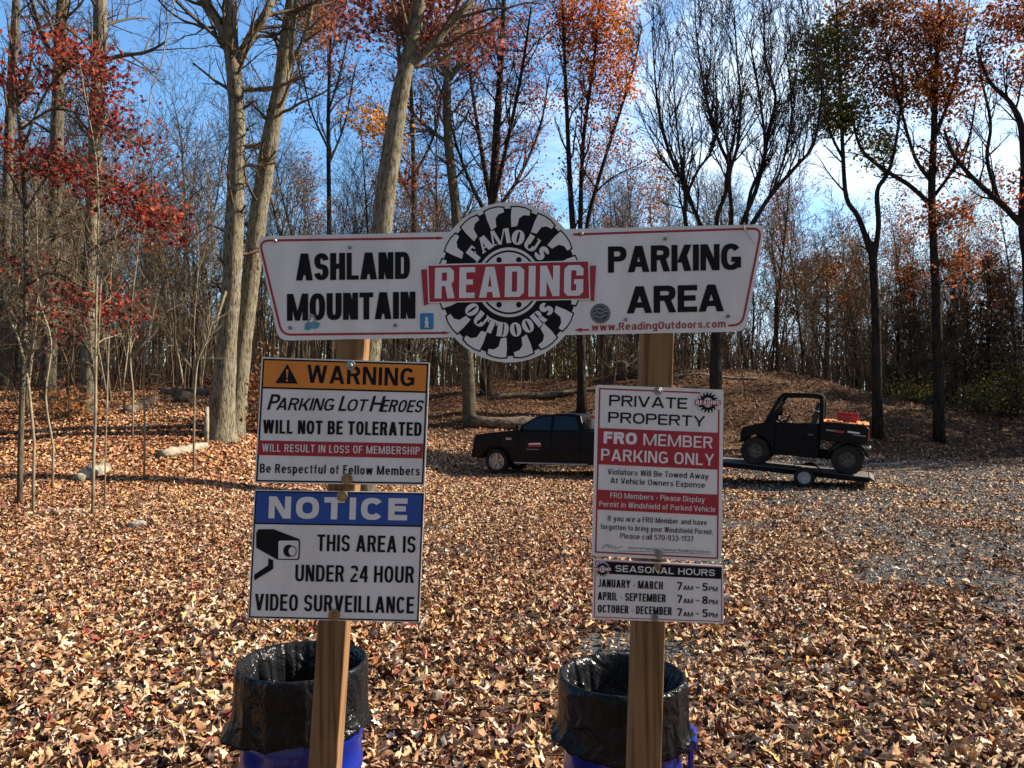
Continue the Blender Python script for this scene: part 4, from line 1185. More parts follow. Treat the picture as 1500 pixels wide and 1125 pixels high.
# the twin grey trees left of the signs
make_tree('grey_tree', 'thick forked grey trunk, front one of the twin pair left of the signs', 18,
    [[(322, 640, 31), (325, 600, 24), (331, 520, 19), (338, 430, 17), (343, 330, 16.5), (347, 230, 15), (347, 160, 14.5), (342, 100, 14), (338, 50, 13), (335, -60, 11), (330, -250, 7)],
     [(343, 105, 9), (325, 45, 8), (303, 5, 7), (270, -80, 5, -1)], [(346, 95, 9), (372, 45, 8), (395, 8, 7), (430, -90, 5, 1)], [(348, 132, 5), (375, 131, 4), (410, 126, 3.4, -1), (443, 110, 2.4, -1.5)],
     [(333, 420, 3), (322, 455, 2.2, -1), (318, 470, 1.6, -1.5)]],
    'bark_pale', [[(10, .30, .62, .5, 1.3, 75), (14, .62, 1, 1.5, 3.0, 50)], (8, .2, 1, 1.5, 2.8, 50), (8, .2, 1, 1.5, 2.8, 50), (6, .3, 1, .6, 1.4, 50)])
make_tree('grey_tree', 'slanting grey trunk, rear one of the twin pair left of the signs', 18.7,
    [[(342, 628, 21), (350, 560, 18), (358, 480, 16.5), (368, 400, 16), (378, 320, 16), (390, 240, 15.5), (400, 180, 14.5), (412, 120, 14), (420, 60, 13), (428, 0, 12), (440, -150, 8)],
     [(415, 110, 6), (440, 70, 4.6), (455, 20, 3.6), (462, -50, 2)]],
    'bark_pale', [[(8, .35, .6, .5, 1.4, 75), (14, .6, 1, 1.2, 2.6, 50)], (7, .2, 1, 1, 2, 50)],
    [((455, 40, 30, 36, 2), 'rust', 26, 12), ((480, 10, 40, 30, 3), 'burgundy', 40, 12)])
make_tree('leaning_tree', 'smooth grey leaning trunk rising behind the left end of the wide sign', 15,
    [[(528, 665, 27), (538, 540, 22), (552, 400, 20), (563, 300, 19), (575, 210, 18), (588, 130, 15.5), (597, 90, 14), (612, 20, 12), (630, -80, 9), (650, -220, 5)],
     [(597, 98, 8), (625, 75, 8), (655, 40, 7), (690, 0, 6), (740, -80, 4, 1)]],
    'bark_pale', [[(14, .62, 1, 1.0, 2.2, 50)], (9, .25, 1, 1, 2, 50)],
    [((640, 30, 60, 40, 1), 'burgundy', 70, 10), ((560, 20, 60, 34, 2), 'burgundy', 60, 9), ((690, 60, 50, 40, 3), 'burgundy', 50, 9)])
make_tree('grey_tree', 'mid grey trunk standing just left of the black pickup truck, forking behind the emblem', 30,
    [[(687, 620, 13.5), (686, 560, 11.5), (680, 450, 10), (669, 320, 9.5), (660, 240, 8.5), (655, 180, 8), (655, 120, 7), (652, 80, 5)],
     [(656, 118, 5), (640, 80, 4), (615, 50, 3), (600, 10, 2, 1)], [(656, 118, 5), (672, 100, 4), (690, 80, 3), (705, 30, 2, -1)], [(655, 208, 4), (630, 190, 3.4), (600, 160, 2.6, 1), (575, 110, 2, 2)]],
    'bark_brown', [(16, .35, 1, 1.5, 3.2, 55), (8, .2, 1, 1, 2.4, 50), (8, .2, 1, 1, 2.4, 50), (8, .2, 1, 1, 2.4, 50)],
    [((560, 190, 45, 36, -2), 'orange', 55, 9), ((525, 175, 26, 22, -2), 'orange', 16, 8), ((600, 250, 40, 30, -1), 'rust', 36, 8), ((625, 150, 40, 34), 'rust', 26, 8)])
make_tree('oak_tree', 'dark many stemmed oak with thin wine red leaves above the emblem', 34,
    [[(712, 585, 13), (716, 450, 11), (722, 300, 10), (727, 200, 8), (733, 100, 6), (738, 0, 5), (742, -120, 3)],
     [(722, 310, 6), (705, 220, 4.5, 1), (690, 120, 3, 2), (680, 40, 2, 2)], [(722, 300, 5), (745, 200, 4, -1), (765, 100, 3, -2), (778, 10, 2, -2)], [(722, 330, 5), (690, 270, 3.5, -1), (665, 200, 2.5, -2), (650, 130, 1.6, -2)],
     [(720, 320, 5), (760, 260, 3.5, 1), (790, 190, 2.5, 2), (805, 110, 1.6, 2)]],
    'bark_dark', [(14, .4, 1, 2, 4, 40), (10, .2, 1, 1.5, 3.5, 40), (10, .2, 1, 1.5, 3.5, 40), (10, .2, 1, 1.5, 3, 40), (10, .2, 1, 1.5, 3, 40)],
    [((735, 70, 85, 75), 'burgundy', 150, 7), ((700, 170, 70, 60), 'burgundy', 70, 6), ((775, 150, 45, 80), 'burgundy', 90, 6), ((770, 40, 50, 50), 'rust', 60, 7), ((760, 240, 40, 50), 'burgundy', 30, 5), ((640, 60, 40, 60), 'burgundy', 40, 6)], twig='bark_dark', thick=1.45, leaf_size=0.115)
make_tree('oak_tree', 'thin dark oak with fine wine red leaves between the twin trees and the leaning trunk', 38,
    [[(484, 585, 6), (483, 450, 5.4), (482, 300, 4.6), (481, 180, 4), (483, 90, 3), (486, 0, 2), (488, -80, 1.4)], [(482, 240, 2.6), (505, 180, 2, 1), (520, 100, 1.4, 1)], [(482, 220, 2.6), (455, 160, 2, -1), (440, 90, 1.4, -1)], [(482, 160, 2.2), (500, 100, 1.8, -1), (512, 40, 1.2, -1)]],
    'bark_dark', [(14, .4, 1, 1.2, 3, 50), (8, .2, 1, 1, 2, 45), (8, .2, 1, 1, 2, 45), (8, .2, 1, 1, 2, 45)],
    [((450, 60, 60, 60), 'burgundy', 90, 7), ((505, 40, 50, 46), 'burgundy', 80, 7), ((490, 100, 34, 26), 'rust', 34, 8), ((520, 150, 40, 40), 'burgundy', 36, 5), ((440, 150, 34, 40), 'burgundy', 24, 5)], twig='bark_dark')
make_tree('oak_tree', 'dark oak with thin red brown haze of leaves behind the leaning trunk', 40,
    [[(600, 585, 7), (603, 450, 6), (606, 300, 5), (604, 180, 4), (600, 90, 3), (598, 0, 2), (596, -80, 1.4)], [(606, 300, 3), (580, 240, 2.4, 1), (560, 160, 1.6, 1)], [(605, 260, 3), (635, 200, 2.2, -1), (650, 120, 1.6, -1)]],
    'bark_dark', [(14, .4, 1, 1.4, 3.2, 50), (9, .2, 1, 1, 2.4, 45), (9, .2, 1, 1, 2.4, 45)],
    [((610, 60, 90, 70), 'burgundy', 150, 7), ((560, 130, 50, 60), 'burgundy', 50, 5), ((640, 150, 50, 50), 'burgundy', 50, 6), ((590, 270, 60, 50), 'rust', 50, 6), ((620, 330, 50, 30), 'brown', 40, 6)], twig='bark_dark')
make_tree('maple_tree', 'maple with three dark stems and bright orange red crown right of the emblem', 32,
    [[(852, 560, 9), (848, 430, 8), (838, 320, 6), (832, 200, 4.5), (826, 60, 3), (822, -60, 2)],
     [(848, 440, 6), (850, 320, 5), (855, 200, 4), (870, 90, 3), (880, -20, 2)], [(848, 430, 6), (862, 320, 4.5), (890, 220, 3.5), (925, 110, 2.5), (940, 40, 1.5)]],
    'bark_dark', [(12, .35, 1, 1.5, 3, 35), (12, .3, 1, 1.5, 3, 35), (12, .3, 1, 1.2, 2.6, 38)],
    [((872, 40, 68, 62), 'scarlet', 230, 11), ((900, 110, 42, 50), 'scarlet', 110, 10), ((845, 120, 32, 46), 'scarlet', 60, 8), ((830, 30, 36, 46), 'rust', 60, 8), ((880, 190, 48, 40), 'rust', 60, 7), ((850, 250, 40, 36), 'rust', 30, 5), ((905, 45, 34, 46), 'orange', 36, 8)], twig='bark_dark', thick=1.45, leaf_size=0.115)
make_tree('bare_tree', 'large bare spreading tree with many black stems above the right half of the wide sign', 27,
    [[(1048, 560, 15), (1050, 480, 13), (1052, 430, 12.5), (1053, 395, 12)],
     [(1050, 420, 7), (1020, 365, 6), (1004, 325, 5.4), (1003, 275, 5), (985, 235, 4.2), (970, 190, 3.4), (962, 140, 2.6), (958, 90, 1.8), (955, 40, 1.2)],
     [(1004, 290, 4), (1022, 250, 3.4, -1), (1042, 222, 2.6, -1.5), (1050, 180, 2, -2), (1048, 110, 1.4, -2)],
     [(1051, 410, 7), (1030, 340, 5.4, 1), (1012, 295, 4.4, 2), (1000, 250, 3, 3), (990, 170, 2, 3), (985, 80, 1.2, 3)],
     [(1052, 410, 8), (1050, 325, 5.6), (1062, 285, 5), (1068, 245, 4.6), (1056, 215, 4), (1040, 170, 3.2), (1030, 120, 2.4), (1020, 50, 1.6), (1018, -10, 1)],
     [(1053, 410, 8), (1071, 325, 5.6, -1), (1068, 260, 5, -2), (1080, 215, 4, -2), (1085, 150, 3.2, -2), (1080, 90, 2.4, -2), (1075, 10, 1.4, -2)],
     [(1053, 410, 8), (1088, 325, 6), (1110, 270, 5.2), (1125, 200, 4.4), (1136, 140, 3.4), (1122, 90, 2.4), (1118, 0, 1.4)],
     [(1054, 410, 8), (1104, 325, 6, -1), (1130, 285, 5, -1), (1165, 245, 4.4, -1), (1190, 215, 3.6, -1), (1201, 165, 3, -1), (1203, 110, 2, -1), (1190, 40, 1.2, -1)],
     [(1092, 330, 5, 1), (1100, 280, 4.4, 1), (1120, 228, 3.6, 2), (1114, 150, 2.8, 2), (1098, 60, 1.8, 2)],
     [(1130, 285, 3.4), (1150, 225, 2.8, 1), (1160, 160, 2.2, 1), (1152, 80, 1.4, 1)]],
    'bark_dark', [None] + [(17, .25, 1, 1.3, 3.2, 28)] * 9, twig='bark_dark', slim=.6, twigprm=dict(TW, kids=[10, 5, 3], ang=[28, 32], up=[0.09, 0.08, 0.05], wig=[0.12, 0.16, 0.2], rmin=0.0075))
make_tree('oak_tree', 'slim oak with dark forked trunk and green and olive leaves right of the bare tree', 30,
    [[(1285, 578, 9.5), (1283, 470, 8.5), (1280, 400, 8), (1278, 375, 8), (1275, 355, 7)],
     [(1278, 378, 6), (1258, 320, 5), (1240, 290, 4.5), (1235, 230, 4), (1232, 160, 3.5), (1228, 80, 2.5), (1225, 0, 2)],
     [(1280, 380, 6), (1287, 330, 5), (1285, 280, 4.5), (1300, 255, 4), (1310, 220, 3), (1320, 150, 2), (1322, 80, 1.4)], [(1236, 235, 3), (1215, 190, 2.6), (1205, 130, 2), (1200, 70, 1.4)]],
    'bark_dark', [(4, .4, 1, .6, 1.4, 60), (10, .35, 1, 1, 2.2, 45), (10, .4, 1, 1, 2.2, 45), (6, .3, 1, .8, 1.6, 45)],
    [((1208, 70, 40, 36), 'olive', 80, 9), ((1195, 112, 34, 26), 'olive', 50, 9), ((1226, 165, 46, 36), 'olive', 100, 9), ((1262, 80, 40, 50), 'brown', 80, 8), ((1285, 210, 30, 44), 'olive', 50, 7), ((1250, 20, 50, 26), 'brown', 70, 8), ((1240, 110, 36, 40), 'orange', 24, 7), ((1300, 130, 34, 40), 'rust', 40, 7)], twig='bark_dark', thick=2.2, leaf_size=0.125)
make_tree('oak_tree', 'taller oak with orange brown leaves and dark trunk left of the right edge', 30,
    [[(1375, 592, 10), (1372, 450, 8.5), (1366, 330, 7), (1365, 265, 7), (1368, 200, 6), (1370, 130, 5), (1375, 40, 4), (1378, -60, 3)],
     [(1366, 268, 4.4), (1340, 230, 3.4), (1320, 160, 2.5), (1300, 80, 2)], [(1364, 300, 5), (1330, 270, 4.2), (1290, 245, 3.6), (1260, 215, 3), (1246, 160, 2)], [(1368, 205, 4), (1392, 140, 3), (1412, 60, 2), (1420, 0, 1.4)], [(1366, 290, 4), (1395, 250, 3), (1420, 200, 2.2), (1430, 140, 1.4)]],
    'bark_dark', [(14, .35, 1, .8, 2.0, 55), (8, .3, 1, .8, 2, 45), (8, .3, 1, .8, 2, 45), (8, .3, 1, .8, 2, 45), (8, .3, 1, .8, 1.8, 45)],
    [((1345, 50, 70, 50), 'rust', 150, 9), ((1330, 130, 50, 44), 'orange', 40, 8), ((1350, 125, 50, 50), 'rust', 80, 8), ((1390, 140, 40, 54), 'rust', 80, 8), ((1380, 235, 38, 38), 'rust', 46, 8), ((1385, 320, 44, 34), 'rust', 60, 8), ((1395, 390, 34, 36), 'rust', 30, 7), ((1310, 10, 50, 30), 'brown', 70, 8), ((1390, 40, 36, 44), 'brown', 60, 8)], twig='bark_dark', thick=1.9, leaf_size=0.125)
make_tree('edge_tree', 'dark limbed tree cut by the right edge with a few red leaves at its top', 29,
    [[(1512, 602, 13), (1507, 400, 11), (1499, 330, 9.5), (1501, 260, 8.5), (1497, 190, 6.5), (1480, 150, 4.6), (1450, 120, 3.4), (1430, 70, 2)],
     [(1499, 332, 6.5), (1470, 302, 5.6), (1440, 275, 5), (1415, 250, 4.2), (1396, 225, 3.6), (1383, 190, 2.4)], [(1462, 292, 4.4), (1446, 232, 3.6, 1), (1451, 180, 3, 1), (1436, 110, 2, 1)], [(1500, 250, 5), (1520, 150, 4), (1510, 60, 3), (1495, -10, 2)]],
    'bark_dark', [(12, .4, 1, 1, 2.4, 50), (10, .2, 1, 1, 2.2, 45), (10, .2, 1, 1, 2.2, 45), (8, .2, 1, 1, 2.2, 45)],
    [((1480, 30, 46, 46), 'rust', 90, 9), ((1440, 90, 30, 40), 'rust', 36, 7), ((1500, 100, 26, 40), 'rust', 36, 8), ((1490, 290, 24, 40), 'rust', 20, 7)], twig='bark_dark', thick=1.7, leaf_size=0.125)
make_tree('tall_tree', 'tall grey brown trunk near the left edge passing behind the red leaves', 22,
    [[(70, 600, 15), (72, 500, 13), (78, 400, 12), (82, 250, 11), (85, 150, 10.5), (88, 60, 10), (94, -40, 9), (100, -200, 6)], [(87, 100, 5), (60, 50, 4), (45, -10, 3)]],
    'bark_brown', [[(8, .3, .6, .6, 1.6, 75), (16, .55, 1, 1.2, 2.8, 55)], (8, .2, 1, 1, 2, 50)])
make_tree('tall_tree', 'tall trunk with a pale flared foot behind the thin saplings on the left', 20,
    [[(129, 606, 17), (130, 560, 14), (131, 480, 13), (133, 380, 12), (138, 250, 12), (142, 150, 12), (146, 60, 11.5), (147, -40, 10), (150, -200, 7)], [(147, 90, 4.6), (175, 82, 3.8), (215, 76, 3), (245, 60, 2)]],
    'bark_pale', [[(8, .3, .6, .6, 1.5, 75), (16, .6, 1, 1.2, 2.8, 55)], (8, .2, 1, .8, 1.8, 50)])
make_tree('tall_tree', 'slender grey trunk at the far left edge of the photo', 26,
    [[(5, 590, 9), (8, 400, 8), (12, 250, 8), (17, 120, 7.5), (22, 40, 7), (26, -60, 6), (30, -200, 4)], [(14, 180, 4), (40, 120, 3), (52, 40, 2)]],
    'bark_brown', [(20, .4, 1, 1.2, 2.8, 55), (8, .2, 1, 1, 2, 50)])
# dark red oak reaching in from the left
make_tree('red_oak', 'young oak with drooping bands of dark red leaves at the left', 12,
    [[(30, 668, 5), (33, 560, 4.6), (38, 430, 4.2), (36, 300, 3.8), (28, 180, 3.2), (22, 90, 2.4), (24, 20, 1.6)],
     [(36, 310, 2.6), (80, 250, 2.2), (140, 262, 1.8), (200, 292, 1.4), (268, 340, 1)], [(32, 220, 2.6), (70, 130, 2.2), (120, 90, 1.8), (160, 105, 1.2)], [(30, 190, 2.4), (80, 160, 2), (150, 180, 1.6), (212, 218, 1)], [(34, 300, 2), (10, 250, 1.6), (-30, 230, 1.2)],
     [(38, 420, 2), (80, 400, 1.6), (150, 440, 1.2), (195, 470, .8)]],
    'bark_brown', [(6, .4, 1, .4, 1, 55), (8, .2, 1, .3, .8, 40), (8, .2, 1, .3, .8, 40), (8, .2, 1, .3, .8, 40), None, (6, .2, 1, .3, .7, 40)],
    [((110, 84, 50, 18), 'darkred', 60, 12), ((152, 115, 22, 34), 'darkred', 40, 12), ((30, 118, 44, 18), 'darkred', 36, 12), ((150, 160, 22, 22), 'darkred', 18, 10), ((190, 205, 34, 14), 'darkred', 26, 12), ((170, 180, 20, 12), 'darkred', 12, 10),
     ((30, 228, 44, 14), 'darkred', 40, 12), ((90, 243, 44, 16), 'darkred', 46, 12), ((150, 272, 40, 16), 'darkred', 46, 12), ((205, 296, 36, 20), 'darkred', 50, 12), ((250, 332, 28, 16), 'darkred', 32, 12), ((190, 322, 36, 10), 'darkred', 16, 9), ((180, 352, 30, 8), 'rust', 12, 8),
     ((90, 440, 26, 34), 'darkred', 26, 9), ((165, 452, 34, 26), 'darkred', 36, 9), ((20, 385, 30, 14), 'darkred', 16, 8), ((100, 490, 18, 22), 'darkred', 10, 8)], leaf_size=0.075, flare=False, spread=.33, thick=.62)
# pale saplings in front of the woods on the left
SAPL = [
    ('pale sapling with a fork at half height, rightmost of the front saplings on the left', 11.5, [[(137, 668, 5), (142, 600, 4.4), (144, 520, 4), (141, 440, 3.4), (143, 340, 2.8), (141, 240, 2.2), (128, 150, 1.6), (117, 95, 1)], [(143, 520, 2.6), (155, 380, 2, .3), (162, 300, 1.4, .4), (160, 230, .9, .5)]]),
    ('pale crooked sapling with close twin stems left of the forked sapling', 11.5, [[(50, 650, 4.6), (46, 560, 4.2), (25, 500, 3.6), (17, 460, 3), (20, 420, 2.4), (38, 360, 1.8), (45, 290, 1)], [(42, 545, 3), (50, 480, 2.6), (54, 420, 2, .3), (56, 330, 1.4, .3), (50, 250, .8, .3)]]),
    ('thin whitish sapling with bowed stem between the two tall trunks on the left', 13, [[(78, 655, 3.6), (64, 580, 3.2), (70, 500, 2.8), (58, 430, 2.4), (54, 350, 2), (52, 250, 1.2)]]),
    ('straight thin sapling beside the trunk with the pale foot', 14, [[(212, 632, 3), (215, 540, 2.6), (220, 440, 2.2), (228, 350, 1.8), (226, 260, 1.2)]]),
    ('leaning thin sapling left of the twin grey trees', 15, [[(285, 575, 3.2), (290, 530, 2.8), (300, 500, 2.2), (312, 470, 1.6)], [(287, 545, 2), (283, 480, 1.6), (292, 400, 1.2), (290, 330, .8)]]),
    ('bent sapling with pale bark in the middle of the left clearing', 17, [[(195, 575, 3), (198, 520, 2.6), (193, 440, 2.2), (196, 370, 1.7), (205, 300, 1)], [(197, 520, 2), (215, 490, 1.4), (226, 450, .9)]]),
    ('long bare vine stem sweeping up across the sky at the left', 12, [[(155, 640, 2.4), (160, 480, 2.2), (165, 370, 2.1), (188, 270, 2), (208, 200, 1.9), (218, 160, 1.8), (222, 130, 1.8), (237, 90, 1.7), (246, 40, 1.6), (258, -10, 1.5), (262, -60, 1.3)]]),
]
for lab, d, st in SAPL:
    nm = 'vine' if 'vine' in lab else 'sapling'
    make_tree(nm, lab, d, st, 'sapling', [(9, .25, 1, .35, 1.0, 45)] * 2 if nm == 'sapling' else None, cat=nm, flare=False, slim=.48, crook=3.0 if nm == 'sapling' else 0, twig='sapling', twigprm=dict(TW1, kids=[6], rmin=0.0025, wig=[.25, .25]))

# ---------------------------------------------------------------- woods behind
def copy_tree(src, loc, rz, s, label=None):
    c = src.copy(); COL.objects.link(c)
    c.location = loc; c.rotation_euler = (0, 0, rz); c.scale = (s[0], s[0], s[1])
    if label: c['label'] = label
    for ch in src.children:
        k = ch.copy(); COL.objects.link(k); k.parent = c
    return c
def bare_proto(seed, hgt, r0, kids, mat, ang=45, lift=0.3, first=0.3, lean=0.03, wob=0.07):
    g = np.random.default_rng(seed)
    mb = MB()
    prm = dict(seg=[hgt / 9, .55, .4, .35], wig=[wob, 0.16, 0.2, 0.22], up=[0.03, 0.06, 0.05, 0.04], sides=[7, 4, 3, 3], depth=3, kids=kids, ang=[ang, 45, 45], lift=[lift, .12, .05], ratio=[0.32, 0.55, 0.55], rmin=0.0075, tip=0.12)
    prm['from'] = [first, .2, .2]
    grow(mb, (0, 0, -0.3), (g.normal(0, lean), g.normal(0, lean), 1), hgt, r0, 0, prm, None, g)
    me = mb.build('bare_tree', mat, smooth=True, fix=False)
    return me
protos = []
for i in range(8):
    hgt = [15, 17, 14, 18, 16, 13, 19, 15][i]
    o = bare_proto(100 + i, hgt, hgt * [.0065, .0075, .013, .0065, .008, .016, .007, .010][i], [[24, 7, 3], [28, 7, 3], [22, 8, 3], [28, 7, 3]][i % 4], M['bark_brown' if i % 3 else 'bark_dark'], ang=[40, 34, 48, 38][i % 4], first=[.3, .4, .25, .45][i % 4])
    protos.append((o, hgt))
thin = []
for i in range(5):
    hgt = [7, 9, 6, 8, 10][i]
    o = bare_proto(300 + i, hgt, 0.035, [18, 5, 3], M['sapling' if i == 0 else 'twig'], ang=45, first=.2, lean=0.10)
    thin.append((o, hgt))
darkp = []
for i in range(4):
    hgt = [14, 16, 18, 15][i]
    o = bare_proto(500 + i, hgt, hgt * 0.0085, [26, 7, 5], M['bark_dark'], ang=40, first=.35)
    darkp.append((o, hgt))
def russet_proto(seed, hgt, pal):
    g = np.random.default_rng(seed)
    r = thing('russet_tree', 'thin tree keeping russet leaves in the woods behind the bank', 'tree', (0, 0, 0), 0, 'russet trees in the far woods')
    tr = MB(); lf = MB(); tips = []
    prm = dict(seg=[hgt / 9, .55, .4], wig=[.06, .15, .2], up=[.03, .06, .05], sides=[7, 4, 3], depth=2, kids=[26, 6], ang=[38, 45], lift=[.3, .12], ratio=[.30, .5], rmin=.008, tip=.12)
    prm['from'] = [.35, .2]
    grow(tr, (0, 0, -.3), (g.normal(0, .03), 0, 1), hgt, hgt * .008, 0, prm, tips, g)
    leaves(lf, np.array(tips), .4, 5, .14, [q for p_ in pal for q in PALS[p_]])
    tr.build('trunk', M['bark_dark'], r, smooth=True, fix=False); lf.build('crown', M['foliage'], r, fix=False)
    return r
used = set(); taken = []
def plant(lst, x, y, s, label, group, name):
    k = int(rng.integers(0, len(lst))); o, hgt = lst[k]
    if id(o) in used:
        o = o.copy(); COL.objects.link(o)
    else:
        used.add(id(o))
    o.name = name
    o.location = (x, y, Hs(x, y)); o.rotation_euler = (0, 0, rng.uniform(0, 6.28)); o.scale = (s, s, s * rng.uniform(.95, 1.1))
    tag(o, label, 'tree' if 'sapling' not in name else 'sapling', group)
    return o
def spots(n, y0, y1, u0, u1, gap):
    got = []
    tries = 0
    while len(got) < n and tries < 20000:
        tries += 1
        y = y0 + (y1 - y0) * rng.uniform(0, 1) ** 0.8; u = rng.uniform(u0, u1); x = (u - 750) / F * y
        if all((x - a) ** 2 + (y - b) ** 2 > gap ** 2 for a, b in taken):
            taken.append((x, y)); got.append((x, y))
    return got
for x, y in spots(70, 30, 68, -140, 640, 1.5):
    plant(protos, x, y, rng.uniform(.66, 1.0) * (.82 if -16 < x / y * 50 + 2 and 150 < x / y * F + 750 < 330 else 1), 'bare grey brown tree in the dense woods behind the left signs', 'bare trees in the left woods', 'bare_tree')
for x, y in spots(44, 40, 72, 600, 1090, 1.5):
    plant(protos, x, y, rng.uniform(.62, .92), 'bare tree in the woods above the bank behind the pickup truck', 'bare trees behind the bank', 'bare_tree')
for x, y in spots(52, 38, 72, 1070, 1640, 1.5):
    plant(darkp, x, y, rng.uniform(.55, .85), 'dark bare tree on the shaded rise at the right', 'dark trees on the right rise', 'bare_tree')
for x, y in spots(26, 31, 44, 1640, 2300, 2.2):  # out of view, added to throw shade on the bank
    plant(darkp, x, y, rng.uniform(.8, 1.0), 'unseen dark bare tree added beyond the right edge for its shade', 'dark trees on the right rise', 'bare_tree')
for x, y in spots(70, 19, 40, -80, 300, 0.9):
    plant(thin, x, y, rng.uniform(.7, 1.1), 'thin pale sapling in the undergrowth of the left woods', 'saplings of the left woods', 'sapling')
for x, y in spots(34, 30, 46, 380, 1100, 1.0):
    plant(thin, x, y, rng.uniform(.7, 1.1), 'thin bare sapling on the bank behind the signs', 'saplings on the bank', 'sapling')
for x, y in spots(40, 36, 50, 1100, 1560, 1.0):
    plant(thin, x, y, rng.uniform(.8, 1.2), 'thin bare sapling on the rise at the right', 'saplings on the right rise', 'sapling')

rus = [russet_proto(700, 14, ['rust', 'brown']), russet_proto(701, 16, ['burgundy', 'rust']), russet_proto(702, 12, ['rust', 'orange', 'brown'])]
RUSP = [(430, 44), (540, 47), (585, 52), (640, 45), (760, 50), (800, 44), (880, 48), (925, 53), (960, 46), (1130, 48), (1180, 45), (1250, 46), (1310, 42), (1345, 44), (1400, 49), (1440, 43), (1490, 46), (255, 47), (110, 44), (690, 49)]
for i, (u, y) in enumerate(RUSP):
    x = (u - 750) / F * y; s = rng.uniform(.75, 1.05) if u < 1100 else rng.uniform(.65, .9)
    if i < 3:
        rus[i].location = (x, y, Hs(x, y)); rus[i].scale = (s, s, s)
    else:
        copy_tree(rus[i % 3], (x, y, Hs(x, y)), rng.uniform(0, 6.28), (s, s))

def evergreen(seed, hgt):
    g = np.random.default_rng(seed)
    r = thing('evergreen_tree', 'dark evergreen tree standing in the shade of the right woods', 'tree', (0, 0, 0), 0, 'evergreens at the right')
    tr = MB(); lf = MB()
    tr.tube([(0, 0, -.3), (0, 0, hgt * .5), (0, 0, hgt)], [hgt * .014, hgt * .009, .01], 7)
    cen = []
    for k in range(int(hgt * 9)):
        z = hgt * (0.08 + 0.9 * g.uniform(0, 1)); rr = (1 - z / hgt) ** .8 * hgt * .24 + .1; a = g.uniform(0, 6.28)
        e = np.array([math.cos(a) * rr, math.sin(a) * rr, z - rr * .25])
        tr.tube([(0, 0, z), e * np.array([.5, .5, 1]) + np.array([0, 0, rr * .12]), e], [.02, .014, .006], 3, cap=False)
        for t in np.linspace(.25, 1, 5):
            cen.append(np.array([e[0] * t, e[1] * t, z - rr * .25 * t * t]))
    leaves(lf, cen, .34, 9, .17, PALS['needles'], flat=.45)
    tr.build('trunk', M['bark_dark'], r, smooth=True, fix=False); lf.build('crown', M['needles'], r, fix=False)
    return r
ev = [evergreen(900 + i, h_) for i, h_ in enumerate((9, 11, 7.5))]
evs = [(1335, 46), (1450, 48), (1395, 52), (1545, 45), (1600, 40), (1660, 34), (1800, 33), (1700, 38), (1850, 41), (1950, 36), (1720, 44), (1640, 46), (2150, 37), (1470, 50), (1550, 50)]  # those past the right edge are unseen, added to shade the bank
for i, (u, y) in enumerate(evs):
    x = (u - 750) / F * y
    s = rng.uniform(.8, 1.1) if u < 1650 else rng.uniform(1.3, 1.7)
    if i < 3:
        ev[i].location = (x, y, Hs(x, y)); ev[i].scale = (s, s, s)
    else:
        copy_tree(ev[i % 3], (x, y, Hs(x, y)), rng.uniform(0, 6.28), (s, s))

def shrub(name, label, u, y, wd, hgt, pal, n=70, per=14, group=None, size=.12):
    x = (u - 750) / F * y; z = Hs(x, y)
    r = thing(name, label, 'shrub', (x, y, z), 0, group)
    st = MB(); lf = MB(); cen = []
    for k in range(n):
        a = rng.uniform(0, 6.28); q = rng.uniform(0, 1) ** .5
        e = np.array([x + math.cos(a) * wd * q, y + math.sin(a) * wd * q, z + hgt * rng.uniform(.25, 1) * (1.1 - .5 * q)])
        b = np.array([x + rng.normal(0, .12), y + rng.normal(0, .12), z - .05])
        st.tube(smooth_path([b, (b + e) / 2 + np.array([0, 0, .1 * hgt]), e], 2), [.014, .012, .009, .006, .004], 3, cap=False)
        cen.append(e)
    leaves(lf, cen, .35, per, size, PALS[pal])
    part(st, 'stems', M['twig'], r, smooth=True, fix=False); part(lf, 'foliage', M['foliage'], r, fix=False)
shrub('yellow_shrub', 'low olive yellow shrub under the trees left of the leaning right trunks', 1338, 38, 1.3, 1.5, 'yellow', 60, 7)
shrub('yellow_shrub', 'taller golden shrub glowing between dark trunks near the right edge', 1472, 40, 1.2, 3.6, 'yellow', 70, 9)
shrub('green_shrub', 'patchy olive green shrub under the golden one at the right', 1432, 37, 1.2, 1.7, 'olive', 60, 8)
shrub('yellow_shrub', 'faint yellow green shrub seen under the emblem on the bank', 838, 42, 1.0, 1.7, 'yellow', 30, 6)
shrub('brown_shrub', 'brown leaved beech shrub right of the twin grey trees', 392, 19.5, .55, 2.3, 'brown', 60, 9)
shrub('brown_shrub', 'rusty leaved low shrub at the foot of the left trunks', 95, 19, .8, .9, 'brown', 40, 7)
make_tree('round_tree', 'rounded russet brown tree in the distance right of the wide sign', 62,
    [[(1212, 560, 5), (1212, 480, 4), (1212, 420, 3), (1210, 385, 2)], [(1212, 470, 2.4), (1180, 430, 2), (1165, 400, 1)], [(1212, 470, 2.4), (1245, 430, 2), (1262, 400, 1)]],
    'bark_dark', [(8, .3, 1, 2, 4, 40)] * 3,
    [((1210, 440, 72, 62), 'brown', 300, 9), ((1205, 395, 50, 24), 'rust', 90, 9), ((1160, 410, 22, 14, -4), 'orange', 18, 6)], leaf_size=.22, twig='bark_dark')

